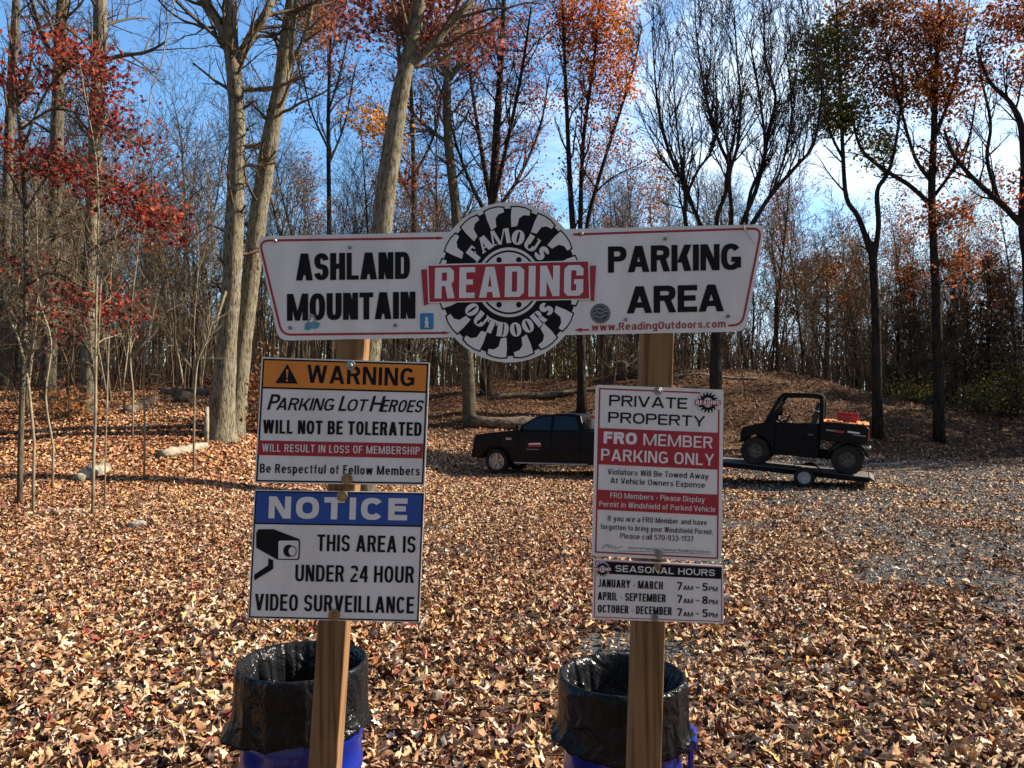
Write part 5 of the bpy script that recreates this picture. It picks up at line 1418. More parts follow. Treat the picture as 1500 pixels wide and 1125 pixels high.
# the far wood and the tangle below the trees, past counting
def far_wood():
    mb = MB(); g = np.random.default_rng(55)
    for k in range(1500):
        y = g.uniform(66, 105); u = g.uniform(-250, 1750); x = (u - 750) / F * y
        z = Hs(x, y); hgt = g.uniform(7, 12.5) * (1.0 if u < 560 else (0.78 if u < 1100 else 0.72))
        top = np.array([x + g.normal(0, .7), y, z + hgt])
        mb.tube([(x, y, z - .3), (x + g.normal(0, .3), y, z + hgt * .5), top], [.16, .11, .03], 3, cap=False)
        for j in range(9):
            t = g.uniform(.25, 1); p = np.array([x, y, z]) * (1 - t) + top * t
            e = p + np.array([g.normal(0, 1.3), g.normal(0, .6), g.uniform(.4, 2.2)]) * (1.2 - .5 * t)
            mb.tube([p, (p + e) / 2 + g.normal(0, .12, 3), e], [.04, .028, .012], 3, cap=False)
            for i in range(2):
                e2 = e + g.normal(0, .8, 3) * np.array([1, .4, .7])
                mb.tube([(p + e) / 2, e2], [.018, .01], 3, cap=False)
    o = mb.build('distant_wood', M['twig'], smooth=True, fix=False); o['kind'] = 'stuff'
far_wood()
def undergrowth():
    mb = MB(); g = np.random.default_rng(77)
    for k in range(5000):
        y = g.uniform(17, 62) if k % 3 else g.uniform(34, 60)
        u = g.uniform(-120, 1640); x = (u - 750) / F * y
        if 250 < u < 1640 and y < 35.5: continue
        if u < 330 and y < 27 and g.uniform() < .85: continue
        z = Hs(x, y); hgt = g.uniform(.6, 3.2) if k % 4 else g.uniform(3, 6.5)
        le = g.normal(0, .35, 2)
        p0 = np.array([x, y, z - .05]); p2 = p0 + np.array([le[0] * hgt, le[1] * hgt, hgt]); p1 = (p0 + p2) / 2 + np.array([g.normal(0, .12), g.normal(0, .12), hgt * .06])
        q = smooth_path([p0, p1, p2], 2)
        mb.tube(q, np.linspace(.017, .006, len(q)), 3, cap=False)
        for j in range(4):
            t = int(g.integers(1, len(q))); e = q[t] + np.array([g.normal(0, .4), g.normal(0, .4), g.uniform(0, .6)]) * min(hgt, 2) * .7
            mb.tube([q[t], (q[t] + e) / 2 + g.normal(0, .05, 3), e], [.008, .006, .004], 3, cap=False)
    o = mb.build('undergrowth', M['twig'], smooth=True, fix=False); o['kind'] = 'stuff'
undergrowth()
# ---------------------------------------------------------------- vehicles
M['car_black'] = pm('black_car_paint', (0.008, 0.008, 0.010), (0.006, 0.006, 0.008), 2, 0.35, coat=0.0, spec=0.12)
M['plastic_black'] = pm('black_plastic', (0.014, 0.014, 0.015), (0.009, 0.009, 0.01), 20, 0.6, 0.15, 60, spec=0.08)
M['rubber'] = pm('tyre_rubber', (0.018, 0.017, 0.017), (0.035, 0.03, 0.026), 9, 0.85, 0.3, 40, spec=0.2)
M['glass'] = pm('dark_window_glass', (0.006, 0.008, 0.010), (0.005, 0.006, 0.008), 2, 0.06, spec=0.8)
M['chrome'] = pm('worn_chrome', (0.55, 0.55, 0.56), (0.4, 0.4, 0.41), 20, 0.25, metallic=0.9)
M['alloy'] = pm('alloy_wheel', (0.45, 0.44, 0.43), (0.25, 0.24, 0.23), 14, 0.4, metallic=0.5)
M['darkalloy'] = pm('dark_wheel', (0.11, 0.11, 0.112), (0.05, 0.05, 0.05), 14, 0.45, metallic=0.5)
M['lamp_glass'] = pm('headlamp_lens', (0.7, 0.7, 0.68), (0.5, 0.5, 0.5), 30, 0.12)
M['lamp_red'] = pm('red_lens', (0.4, 0.015, 0.02), (0.3, 0.01, 0.015), 30, 0.2)
M['amber'] = pm('amber_lens', (0.6, 0.42, 0.05), (0.5, 0.3, 0.03), 30, 0.3)
M['steelpaint'] = pm('black_trailer_steel', (0.014, 0.014, 0.015), (0.009, 0.009, 0.009), 9, 0.7, 0.2, 30, spec=.08)
M['decking'] = pm('grey_trailer_deck', (0.13, 0.115, 0.095), (0.06, 0.052, 0.045), 5, 0.85, 0.4, 18, stretch=(.2, 3, 1))
M['redbox'] = pm('red_plastic', (0.50, 0.025, 0.02), (0.40, 0.018, 0.016), 8, 0.4)
M['orangecloth'] = pm('orange_cloth', (0.65, 0.20, 0.05), (0.45, 0.12, 0.03), 9, 0.8, 0.4, 18)
M['paleplastic'] = pm('pale_grey_plastic', (0.55, 0.54, 0.53), (0.4, 0.39, 0.38), 6, 0.5)
M['seat'] = pm('black_vinyl', (0.02, 0.02, 0.021), (0.012, 0.012, 0.012), 12, 0.6)

def arc_pts(cx, cz, r, a0, a1, n=12):
    return [(cx + r * math.cos(R(a)), cz + r * math.sin(R(a))) for a in np.linspace(a0, a1, n)]
def strip3(mb, pts, wd, up=(0, 0, 1), lift=0.0):
    """thin flat bar through points"""
    mb.tube(pts, wd, 4)
def wheel(root, x, y, z, r, wd, side, rim_mat, spokes, knob=False, rim_r=0.62):
    """tyre with hub; outer face looks to side (+1 / -1 in y)"""
    mb = MB()
    h = wd / 2
    mb.lathe([(r * rim_r, -h * .85), (r * .84, -h), (r * .96, -h * .86), (r, -h * .5), (r, h * .5), (r * .96, h * .86), (r * .84, h), (r * rim_r, h * .85), (r * rim_r, -h * .85)], 32, 'y', (x, y, z))
    if knob:
        for k in range(22):
            a = k * 2 * math.pi / 22
            for s in (-1, 1):
                mb.box((x + math.cos(a + s * .07) * r * .995, y + s * h * .45, z + math.sin(a + s * .07) * r * .995), (.035, h * .7, .05), Matrix.Rotation(-a, 4, 'Y'))
    t = mb.build('tyre', M['rubber'], root)
    mb = MB()
    rr = r * rim_r
    yo = y + side * h * .62
    mb.lathe([(rr, side * -h * .3), (rr, side * h * .85), (rr * .93, side * h * .86), (rr * .88, side * h * .3), (rr * .2, side * h * .2), (0, side * h * .2)], 28, 'y', (x, y, z))
    for k in range(spokes):
        a = k * 2 * math.pi / spokes + .3
        c = (x + math.cos(a) * rr * .53, y + side * h * .52, z + math.sin(a) * rr * .53)
        mb.box(c, (rr * .86, h * .3, rr * .26), Matrix.Rotation(-a, 4, 'Y'))
    mb.lathe([(0, side * h * .72), (rr * .2, side * h * .70), (rr * .24, side * h * .3)], 14, 'y', (x, y, z))
    mb.build('rim', rim_mat, t)
    return t

def make_truck():
    cx, cy = 1.86, 23.03
    gz = min(Hs(-.4, 23.0), Hs(1.9, 23.0))
    r = thing('pickup_truck', 'black pickup truck with a small red and white door emblem, parked behind the right sign', 'pickup truck', (cx, cy, gz + 0.03), R(158))
    fw, rw, wz = 2.14, -1.50, .385
    wf = lambda x, z: 1.0 if z < 1.0 else 1.0 - (z - 1.0) * .10
    prof = [(2.90, .52), (2.95, .60), (2.95, .78), (2.93, .86), (2.92, 1.09), (2.85, 1.20), (2.3, 1.275), (1.66, 1.335), (-.62, 1.335), (-2.86, 1.37), (-2.90, 1.2), (-2.90, .62), (-2.5, .52)]
    prof += [p for p in arc_pts(rw, wz + .02, .47, 12, 168)][::1] and [(rw - .49, .50)] + arc_pts(rw, wz + .02, .47, 168, 12) + [(rw + .49, .36), (fw - .49, .36)] + arc_pts(fw, wz + .02, .47, 172, 10) + [(fw + .50, .48)]
    mb = MB(); mb.prism(prof, -.97, .97, wf)
    mb.build('body', M['car_black'], r, bevel=.03)
    # cab above the belt line
    wc = lambda x, z: 1.0 - max(0, z - 1.28) * .36
    mb = MB(); mb.prism([(1.70, 1.29), (1.30, 1.52), (.93, 1.745), (.55, 1.83), (.14, 1.86), (-.30, 1.855), (-.50, 1.80), (-.66, 1.31)], -.93, .93, wc)
    mb.build('cab', M['car_black'], r, bevel=.035)
    def side_pane(pts, name, s):
        mb = MB()
        a = [(x, s * (.93 * wc(x, z) + .006), z) for x, z in pts]; b = [(x, s * (.93 * wc(x, z) - .01), z) for x, z in pts]
        n = len(pts); mb.add(a + b, [np.array([list(range(n))]), np.array([list(range(2 * n - 1, n - 1, -1))]), np.array([(i, i + n, (i + 1) % n + n, (i + 1) % n) for i in range(n)])])
        return mb.build(name, M['glass'], r)
    for s in (1, -1):
        side_pane([(1.40, 1.37), (1.28, 1.47), (.95, 1.68), (.60, 1.755), (.40, 1.765), (.40, 1.37)], 'window', s)
        side_pane([(.30, 1.37), (.30, 1.77), (-.02, 1.775), (-.36, 1.74), (-.48, 1.37)], 'window', s)
    mb = MB(); mb.add([(1.64, .82, 1.335), (1.64, -.82, 1.335), (1.00, -.69, 1.725), (1.00, .69, 1.725), (1.60, .80, 1.33), (1.60, -.80, 1.33), (.96, -.68, 1.70), (.96, .68, 1.70)],
        np.array([(0, 1, 2, 3), (7, 6, 5, 4), (0, 4, 5, 1), (1, 5, 6, 2), (2, 6, 7, 3), (3, 7, 4, 0)]))
    mb.build('windshield', M['glass'], r)
    mb = MB(); mb.box((-.60, 0, 1.56), (.03, 1.36, .30), Matrix.Rotation(R(-20), 4, 'Y')); mb.build('rear_window', M['glass'], r)
    for s in (1, -1):
        mb = MB(); mb.box((2.87, s * .76, 1.05), (.16, .38, .22), Matrix.Rotation(R(-10), 4, 'Y')); mb.build('headlight', M['lamp_glass'], r, bevel=.03)
        mb = MB(); mb.box((1.38, s * 1.07, 1.42), (.12, .2, .17)); mb.tube([(1.40, s * .93, 1.36), (1.39, s * 1.03, 1.38)], .025, 5); mb.build('mirror', M['plastic_black'], r, bevel=.03)
        mb = MB(); mb.box((.45, s * .985, 1.13), (.19, .03, .035)); mb.build('door_handle', M['plastic_black'], r, bevel=.01)
        mb = MB(); mb.box((-.38, s * .985, 1.13), (.17, .03, .035)); mb.build('door_handle', M['plastic_black'], r, bevel=.01)
        mb = MB(); mb.box((.36, s * 1.0, .37), (2.3, .14, .05)); mb.build('running_board', M['alloy'], r, bevel=.015)
        for x in (fw, rw):
            mb = MB(); a = arc_pts(x, wz + .02, .475, 8, 172, 16); mb.tube([(p, s * .975, q) for p, q in a], .028, 5); mb.build('fender_flare', M['plastic_black'], r, smooth=True)
        for x in (1.42, .35, -.55):
            mb = MB(); mb.box((x, s * .972, .86), (.012, .012, .86)); mb.build('door_seam', M['plastic_black'], r)
        mb = MB(); mb.box((-2.88, s * .80, 1.12), (.08, .22, .36)); mb.build('tail_light', M['lamp_red'], r, bevel=.015)
        mb = MB(); mb.box((1.72, s * .974, 1.09), (.17, .014, .06)); mb.build('fender_badge', M['alloy'], r)
        for x in (fw, rw):
            wheel(r, x, s * .83, wz, .385, .27, s, M['alloy'], 5, rim_r=.66)
    mb = MB(); mb.box((2.93, 0, .98), (.05, 1.1, .26)); mb.build('grille', M['chrome'], r, bevel=.02)
    mb = MB(); mb.box((2.94, 0, .62), (.12, 1.86, .24)); mb.build('front_bumper', M['plastic_black'], r, bevel=.04)
    mb = MB(); mb.box((-2.98, 0, .62), (.14, 1.8, .2)); mb.build('rear_bumper', M['chrome'], r, bevel=.03)
    mb = MB(); mb.box((-1.76, 0, 1.372), (2.12, 1.55, .02)); mb.build('bed_cover', M['plastic_black'], r)
    # door emblem: white wordmark over a red bar
    y = .976
    mb = MB(); mb.add([(1.06, y, .965), (.70, y, .98), (.68, y, .925), (1.08, y, .91)], np.array([(0, 1, 2, 3)])); e = mb.build('door_emblem', M['whiteprint'], r)
    mb = MB(); mb.add([(1.10, y + .002, .92), (.66, y + .002, .935), (.66, y + .002, .865), (1.10, y + .002, .86)], np.array([(0, 1, 2, 3)])); mb.build('emblem_bar', M['red'], e)
    mb = MB(); mb.add([(1.14, y, .79), (.74, y, .79), (.74, y, .77), (1.14, y, .77)], np.array([(0, 1, 2, 3)])); mb.build('emblem_line', M['greyprint'], e)
    # load just behind the cab
    fwd = Vector((math.cos(R(158)), math.sin(R(158)), 0)); lf_ = Vector((-fwd.y, fwd.x, 0))
    c = Vector((cx, cy, gz + .03)) + fwd * -.98 + lf_ * .35
    b = thing('cargo_tote', 'pale grey tote with a red and white lid standing just behind the truck cab', 'tote', (c.x, c.y, c.z + 1.383), R(158))
    mb = MB(); mb.box((0, 0, .17), (.42, .5, .34)); mb.build('tub', M['paleplastic'], b, bevel=.03)
    mb = MB(); mb.box((0, 0, .375), (.46, .54, .07)); mb.build('lid', M['redbox'], b, bevel=.02)
    mb = MB(); mb.box((.05, .2, .43), (.2, .1, .04)); mb.build('handle', M['paleplastic'], b, bevel=.01)
make_truck()

TH = 155.0
TF = Vector((math.cos(R(TH)), math.sin(R(TH)), 0)); TL = Vector((-TF.y, TF.x, 0))
TC = Vector((7.88, 19.96, 0)); TC.z = Hs(7.6, 19.3)
TILT = 4.6
def make_trailer():
    r = thing('utility_trailer', 'low black tilting trailer with one white rimmed wheel under the side by side', 'trailer', TC, R(TH))
    Rt = Matrix.Rotation(R(-TILT), 4, 'Y')
    def q(x, y, z):
        v = Rt @ Vector((x, y, z)); return (v.x, v.y, v.z + .40)
    def qbox(mb, c, s):
        mb.box(q(*c), s, Rt)
    mb = MB()
    for s in (1, -1): qbox(mb, (.45, s * .93, -.05), (3.9, .06, .12))
    for x in (-1.48, -.6, .3, 1.2, 2.37): qbox(mb, (x, 0, -.06), (.06, 1.8, .09))
    mb.build('frame', M['steelpaint'], r, bevel=.008)
    mb = MB()
    for k in range(11): qbox(mb, (.44, -.80 + k * .16, .005), (3.84, .15, .03))
    mb.build('deck', M['decking'], r, bevel=.004)
    mb = MB()
    for s in (1, -1): mb.tube([q(2.4, s * .85, -.05), q(3.5, s * .08, -.16)], .04, 6)
    mb.tube([q(3.4, 0, -.16), q(3.95, 0, -.22)], .04, 6); mb.build('tongue', M['steelpaint'], r)
    mb = MB(); mb.tube([q(3.3, .1, -.1), (3.28, .1, .02)], .03, 6); mb.build('jack', M['steel'], r)
    mb = MB(); mb.add([q(-1.5, .92, .03), q(-1.5, -.92, .03), q(-1.62, -.92, -.05), q(-1.62, .92, -.05), q(-1.5, .92, -.05), q(-1.5, -.92, -.05), q(-1.62, -.92, -.09), q(-1.62, .92, -.09)],
        np.array([(0, 1, 2, 3), (7, 6, 5, 4), (0, 4, 5, 1), (1, 5, 6, 2), (2, 6, 7, 3), (3, 7, 4, 0)])); mb.build('tail_ramp', M['decking'], r)
    for s in (1, -1):
        wheel(r, 0, s * 1.06, .255, .255, .17, s, M['paleplastic'] if s > 0 else M['alloy'], 8, rim_r=.60)
        mb = MB(); a = [(-.46, .34), (-.36, .50), (-.2, .58), (.2, .58), (.36, .50), (.46, .34)]
        for i in range(len(a) - 1):
            (x0, z0), (x1, z1) = a[i], a[i + 1]
            mb.add([(x0, s * .97, z0), (x1, s * .97, z1), (x1, s * 1.19, z1), (x0, s * 1.19, z0), (x0, s * .97, z0 + .012), (x1, s * .97, z1 + .012), (x1, s * 1.19, z1 + .012), (x0, s * 1.19, z0 + .012)],
                np.array([(0, 3, 2, 1), (4, 5, 6, 7), (0, 1, 5, 4), (1, 2, 6, 5), (2, 3, 7, 6), (3, 0, 4, 7)]))
        mb.build('fender', M['steelpaint'], r)
        mb = MB(); mb.box(q(-1.52, s * .82, -.03), (.04, .14, .08)); mb.build('tail_light', M['lamp_red'], r)
    mb = MB(); mb.tube([(0, -1.0, .255), (0, 1.0, .255)], .035, 6); mb.build('axle', M['steelpaint'], r)
    return r
make_trailer()

def make_utv():
    o = TC + TF * .15
    r = thing('side_by_side', 'black two seat side by side buggy with roof frame, standing on the trailer', 'buggy', (o.x, o.y, TC.z + .40 + .02 + .15 * math.sin(R(TILT))), R(TH))
    r.rotation_euler = (0, -R(TILT), R(TH))
    fx, rx, wz, wr = 1.12, -1.12, .36, .36
    wf = lambda x, z: 1.0 if z < .9 else 1 - (z - .9) * .12
    mb = MB()
    mb.prism([(1.52, .62), (1.53, .84), (1.46, .98), (1.15, 1.08), (.88, 1.17), (.74, 1.19), (.66, 1.15), (.66, .36)] + [(.74, .36)] + arc_pts(fx, wz, .43, 165, 30) + [(1.49, .55)], -.72, .72, wf)
    mb.build('front_body', M['plastic_black'], r, bevel=.025)
    mb = MB(); mb.prism([(.66, .33), (.66, 1.15), (.30, 1.17), (-.42, 1.22), (-.42, .40), (-.30, .33)], -.71, .71, wf); mb.build('cabin_tub', M['plastic_black'], r, bevel=.02)
    for s in (1, -1):
        mb = MB(); mb.prism([(.60, .40), (.62, 1.12), (-.36, 1.17), (-.36, .62), (-.22, .44)], s * .712, s * .735); d = mb.build('door', M['plastic_black'], r, bevel=.008)
        mb = MB(); mb.box((-.22, s * .745, .92), (.14, .02, .035)); mb.build('handle', M['darkalloy'], d)
    mb = MB(); mb.prism([(-.44, .86), (-.44, 1.27), (-.47, 1.27), (-1.50, 1.24), (-1.56, 1.20), (-1.55, .86), (-1.45, .80), (-.6, .80)], -.73, .73); mb.build('cargo_bed', M['car_black'], r, bevel=.02)
    mb = MB(); mb.box((-1.0, 0, 1.262), (.98, 1.3, .012), Matrix.Rotation(R(-1.6), 4, 'Y')); mb.build('bed_floor', M['decking'], r)
    for s in (1, -1):
        mb = MB(); a = arc_pts(rx, wz, .44, 20, 165, 14); mb.prism([(p, q) for p, q in a] + [(p, q) for p, q in arc_pts(rx, wz, .50, 165, 20, 14)], s * .55, s * .76); mb.build('rear_fender', M['plastic_black'], r)
    mb = MB(); mb.box((-.1, 0, .42), (2.7, .7, .22)); mb.build('chassis', M['steelpaint'], r, bevel=.02)
    # roof frame
    cg = MB()
    for s in (1, -1):
        cg.tube(smooth_path([(.90, s * .68, 1.15), (.72, s * .66, 1.55), (.58, s * .64, 1.84), (.46, s * .62, 1.905)], 3), .048, 8)
        cg.tube(smooth_path([(.46, s * .62, 1.905), (-.05, s * .62, 1.935), (-.34, s * .62, 1.93), (-.42, s * .63, 1.86), (-.44, s * .65, 1.60), (-.45, s * .67, 1.2)], 3), .06, 8)
    for x, z in ((.40, 1.895), (-.36, 1.91), (-.44, 1.45), (.88, 1.18)):
        cg.tube([(x, -.62, z), (x, .62, z)], .028, 7)
    cg.build('roll_cage', M['plastic_black'], r, smooth=True)
    mb = MB(); mb.prism([(.60, 1.855), (.56, 1.935), (.48, 1.965), (-.1, 1.985), (-.40, 1.975), (-.47, 1.93), (-.46, 1.86), (-.1, 1.88), (.3, 1.87)], -.69, .69); mb.build('roof', M['plastic_black'], r, bevel=.012)
    mb = MB(); mb.box((-.28, 0, 1.30), (.14, 1.2, .5), Matrix.Rotation(R(-12), 4, 'Y')); mb.build('seat_back', M['seat'], r, bevel=.04)
    for s in (1, -1):
        mb = MB(); mb.box((-.33, s * .32, 1.66), (.10, .30, .22), Matrix.Rotation(R(-12), 4, 'Y')); mb.build('headrest', M['seat'], r, bevel=.04)
        mb = MB(); mb.prism([(.88, 1.15), (.66, 1.15), (.60, 1.62)], s * .655, s * .675); mb.build('quarter_panel', M['plastic_black'], r)
    mb = MB()
    a = np.linspace(0, 2 * np.pi, 20); c = np.array((.42, .32, 1.24)); e1 = np.array((0, 1, 0)); e2 = np.array((-.45, 0, .9))
    mb.tube([c + .17 * (math.cos(t) * e1 + math.sin(t) * e2) for t in a], .016, 6, cap=False); mb.tube([c, c + np.array((.28, 0, -.14))], .02, 6); mb.tube([c - .17 * e1, c + .17 * e1], .012, 5); mb.build('steering_wheel', M['seat'], r)
    mb = MB(); mb.box((.56, .70, 1.30), (.05, .16, .11)); mb.tube([(.62, .62, 1.24), (.57, .68, 1.29)], .014, 5); mb.build('mirror', M['chrome'], r, bevel=.02)
    mb = MB(); mb.prism([(.86, 1.20), (.55, 1.74), (.54, 1.735), (.85, 1.19)], -.58, .58); mb.build('windshield', M['glass'], r)
    for s in (1, -1):
        mb = MB(); mb.box((1.30, s * .52, .97), (.16, .26, .09), Matrix.Rotation(R(25), 4, 'Y')); mb.build('headlight', M['lamp_glass'], r, bevel=.02)
        mb = MB(); mb.box((-1.56, s * .62, 1.04), (.04, .12, .30)); mb.build('tail_light', M['lamp_red'], r, bevel=.01)
        for x in (fx, rx):
            wheel(r, x, s * .61, wz, wr if x > 0 else wr + .01, .27, s, M['darkalloy'], 6, knob=True, rim_r=.52)
        for x, z in ((fx, .42), (rx, .42)):
            mb = MB(); mb.tube([(x - .15, s * .2, .45), (x, s * .5, wz)], .025, 5); mb.tube([(x + .15, s * .2, .45), (x, s * .5, wz)], .025, 5); mb.tube([(x, s * .3, .85), (x, s * .48, .42)], .035, 6); mb.build('suspension', M['steelpaint'], r)
    mb = MB(); mb.box((1.47, .60, .74), (.05, .1, .09)); mb.build('marker_light', M['amber'], r, bevel=.01)
    mb = MB(); mb.tube([(1.56, -.5, .58), (1.58, 0, .60), (1.56, .5, .58)], .03, 6); mb.build('front_bumper', M['steelpaint'], r)
    mb = MB(); mb.tube([(-1.40, -.55, .72), (-1.62, -.5, .70), (-1.62, .5, .70), (-1.40, .55, .72)], .03, 6); mb.build('rear_bumper', M['alloy'], r)
    y = .736
    mb = MB(); mb.add([(-.58, y, 1.10), (-.98, y, 1.085), (-.98, y, 1.05), (-.58, y, 1.06)], np.array([(0, 1, 2, 3)])); e = mb.build('bed_emblem', M['greyprint'], r)
    mb = MB(); mb.add([(-.80, y + .002, 1.10), (-1.0, y + .002, 1.09), (-1.0, y + .002, 1.03), (-.80, y + .002, 1.04)], np.array([(0, 1, 2, 3)])); mb.build('emblem_bar', M['red'], e)
    mb = MB(); mb.add([(-1.08, y, 1.10), (-1.36, y, 1.085), (-1.36, y, 1.045), (-1.08, y, 1.06)], np.array([(0, 1, 2, 3)])); mb.build('bed_lettering', M['whiteprint'], r)
    mb = MB(); mb.add([(-1.20, y, 1.03), (-1.50, y, 1.015), (-1.50, y, .99), (-1.20, y, 1.005)], np.array([(0, 1, 2, 3)])); mb.build('bed_lettering', M['greyprint'], r)
    # cargo
    Rz = Matrix.Translation(r.location) @ Matrix.Rotation(R(TH), 4, 'Z') @ Matrix.Rotation(-R(TILT), 4, 'Y')
    c = Rz @ Vector((-1.06, .25, 1.285))
    b = thing('tool_box', 'bright red plastic box on top of the buggy bed', 'box', c, R(TH)); b.rotation_euler = (0, -R(TILT), R(TH))
    mb = MB(); mb.box((0, 0, .115), (.50, .34, .23)); mb.build('tub', M['redbox'], b, bevel=.02)
    mb = MB(); mb.box((0, 0, .25), (.53, .37, .045)); mb.build('lid', M['redbox'], b, bevel=.012)
    mb = MB(); mb.tube(smooth_path([(.12, 0, .27), (.10, 0, .31), (-.10, 0, .31), (-.12, 0, .27)], 3), .012, 6); mb.build('handle', M['plastic_black'], b)
    c = Rz @ Vector((-1.0, 0, 1.27))
    g = np.random.default_rng(4)
    mb = MB(); nx, ny = 26, 18
    X, Y = np.meshgrid(np.linspace(-.56, .56, nx), np.linspace(-.70, .70, ny)); Z = .015 + .035 * np.abs(g.normal(0, 1, X.shape)) * (np.abs(Y) < .68)
    i = (np.arange(ny - 1)[:, None] * nx + np.arange(nx - 1)[None, :]).ravel()
    mb.add(np.stack([X, Y, Z], -1).reshape(-1, 3), np.stack([i, i + 1, i + nx + 1, i + nx], -1))
    t = mb.build('orange_tarp', M['orangecloth'], smooth=True); t.location = c; t.rotation_euler = (0, -R(TILT), R(TH))
    sm = t.modifiers.new('thick', 'SOLIDIFY'); sm.thickness = .006
    tag(t, 'crumpled orange cloth spread over the buggy bed under the red box', 'tarp')
make_utv()
# ---------------------------------------------------------------- rubbish barrels
M['barrel'] = pm('blue_barrel_plastic', (0.006, 0.020, 0.24), (0.005, 0.015, 0.18), 4, 0.28, 0.05, 20, coat=0.2)
def bagmat():
    m = pm('black_bag_film', (0.012, 0.012, 0.013), (0.008, 0.008, 0.009), 5, 0.23, 0.0, spec=0.16)
    t = m.node_tree; b = t.nodes['Principled BSDF']; l = t.links.new
    tcn = N(t, 'ShaderNodeTexCoord')
    n1 = N(t, 'ShaderNodeTexNoise'); n1.inputs['Scale'].default_value = 7; n1.inputs['Detail'].default_value = 3; n1.inputs['Distortion'].default_value = 2.5
    l(tcn.outputs['Object'], n1.inputs['Vector'])
    bp = N(t, 'ShaderNodeBump'); bp.inputs['Strength'].default_value = .75; bp.inputs['Distance'].default_value = .03
    l(n1.outputs[0], bp.inputs['Height']); l(bp.outputs[0], b.inputs['Normal'])
    return m
M['bag'] = bagmat()
M['paper'] = pm('crumpled_paper', (0.40, 0.41, 0.43), (0.25, 0.26, 0.28), 14, 0.8, .5, 30)
DB = 3.3
def barrel(uc, wpx, vtop, label_can, label_bag, seed, drop, handle, fl=.30):
    g = np.random.default_rng(seed)
    c = P(uc, vtop, DB)
    rad = wpx / 2 * DB / F * 0.955
    z0 = Hs(c.x, DB)
    # back of the rim shows at vtop: rim height from the back edge
    zr = P(uc, vtop, DB + rad).z - 0.01
    r = thing('rubbish_barrel', label_can, 'barrel', (c.x, DB, z0 - .01))
    hgt = zr - z0
    mb = MB()
    prof = [(0, .01), (rad * .86, 0), (rad * .90, .03), (rad * .93, hgt * .3), (rad * .96, hgt * .32), (rad * .96, hgt * .36), (rad * .93, hgt * .38), (rad * .95, hgt * .52), (rad * .97, hgt * .54), (rad * .97, hgt * .57), (rad * .94, hgt * .60), (rad * .94, hgt * .94), (rad * .97, hgt * .96), (rad * .97, hgt), (rad * .955, hgt), (rad * .92, hgt * .9), (rad * .89, .05), (0, .04)]
    mb.lathe(prof, 56)
    mb.build('body', M['barrel'], r, smooth=True)
    if handle:
        mb = MB(); a = R(-14)
        mb.box((math.cos(a) * rad * 1.05, math.sin(a) * rad * 1.05, hgt * .60), (.07, .16, .045), Matrix.Rotation(a, 4, 'Z')); mb.box((math.cos(a) * rad * 1.08, math.sin(a) * rad * 1.08, hgt * .50), (.025, .05, .22), Matrix.Rotation(a, 4, 'Z'))
        mb.build('handle', M['barrel'], r, bevel=.01)
    # liner: inside wall, over the rim, down the outside
    n = 220
    th = np.arange(n) * 2 * np.pi / n
    ridge = lambda ks: sum(g.uniform(.5, 1) * (1 - 2 * np.abs(np.sin(k * th / 2 + g.uniform(0, 6.3) + .5 * np.sin(3 * th + k)))**.7) for k in ks) / 1.6
    fold = ridge((7, 13, 21, 31)) * (.55 + .45 * np.sin(2 * th + seed)); fold2 = ridge((3, 5, 8, 14)) * (.6 + .4 * np.sin(th * 2 + 2 * seed))
    rows = []
    def row(rr, z, f, fa, za=0.0):
        rows.append(np.stack([np.cos(th) * (rr + f * fa), np.sin(th) * (rr + f * fa), z + za * fold2 + 0 * th], -1))
    zk = lambda k: hgt * (fl + (.84 - fl) * k)
    row(rad * .004, zk(0), fold, 0.0)
    row(rad * .25, zk(0), fold, .02, .01)
    row(rad * .70, zk(.06), fold2, .02, .01)
    row(rad * .80, zk(.28), fold, .030)
    row(rad * .84, zk(.65), fold, .030)
    row(rad * .87, hgt * .84, fold * .8 + fold2 * .2, .022)
    row(rad * .91, hgt * .95, fold, .008, .003)
    row(rad * .96, hgt * 1.008, fold, .003, .003)
    row(rad * 1.0, hgt * 1.022, fold2, .003, .004)
    row(rad * 1.045, hgt * 1.0, fold2, .006, .004)
    row(rad * 1.045, hgt - drop * .25, fold2, .008, .003)
    row(rad * 1.05, hgt - drop * .5, fold2, .012, .004)
    row(rad * 1.055, hgt - drop * .8, fold2 * .7 + fold * .3, .016, .010)
    flare = np.maximum(0, np.cos(th - R(200))) ** 8 * .05 + np.maximum(0, np.cos(th - R(-25))) ** 6 * .03
    rows.append(np.stack([np.cos(th) * (rad * 1.065 + .018 * fold2 + flare), np.sin(th) * (rad * 1.065 + .018 * fold2 + flare), hgt - drop + .022 * fold + .03 * np.sin(2 * th + seed)], -1))
    v = np.concatenate(rows); k = len(rows)
    v[:, 2] = np.where(np.repeat(np.arange(k), n) < 2, v[:, 2], v[:, 2])
    i = np.arange(k - 1)[:, None] * n + np.arange(n)[None, :]; j = np.arange(k - 1)[:, None] * n + (np.arange(n)[None, :] + 1) % n
    mb = MB(); mb.add(v, np.stack([i, j, j + n, i + n], -1).reshape(-1, 4)); 
    o = mb.build('bin_liner', M['bag'], smooth=True, fix=False); o.location = (c.x, DB, z0 - .005)
    sm = o.modifiers.new('thick', 'SOLIDIFY'); sm.thickness = .002
    ss = o.modifiers.new('smooth', 'SUBSURF'); ss.levels = 1; ss.render_levels = 1
    tag(o, label_bag, 'bin bag')
    return c.x, z0, hgt, rad
barrel(444, 189, 936, 'blue plastic barrel behind the left post, under the notice sign', 'crinkled black bin liner folded over the left blue barrel', 3, .25, False)
bx, bz, bh, br_ = barrel(911, 186, 955, 'blue plastic barrel with a side handle behind the right post', 'shiny black bin liner folded over the right blue barrel', 8, .24, True, .66)
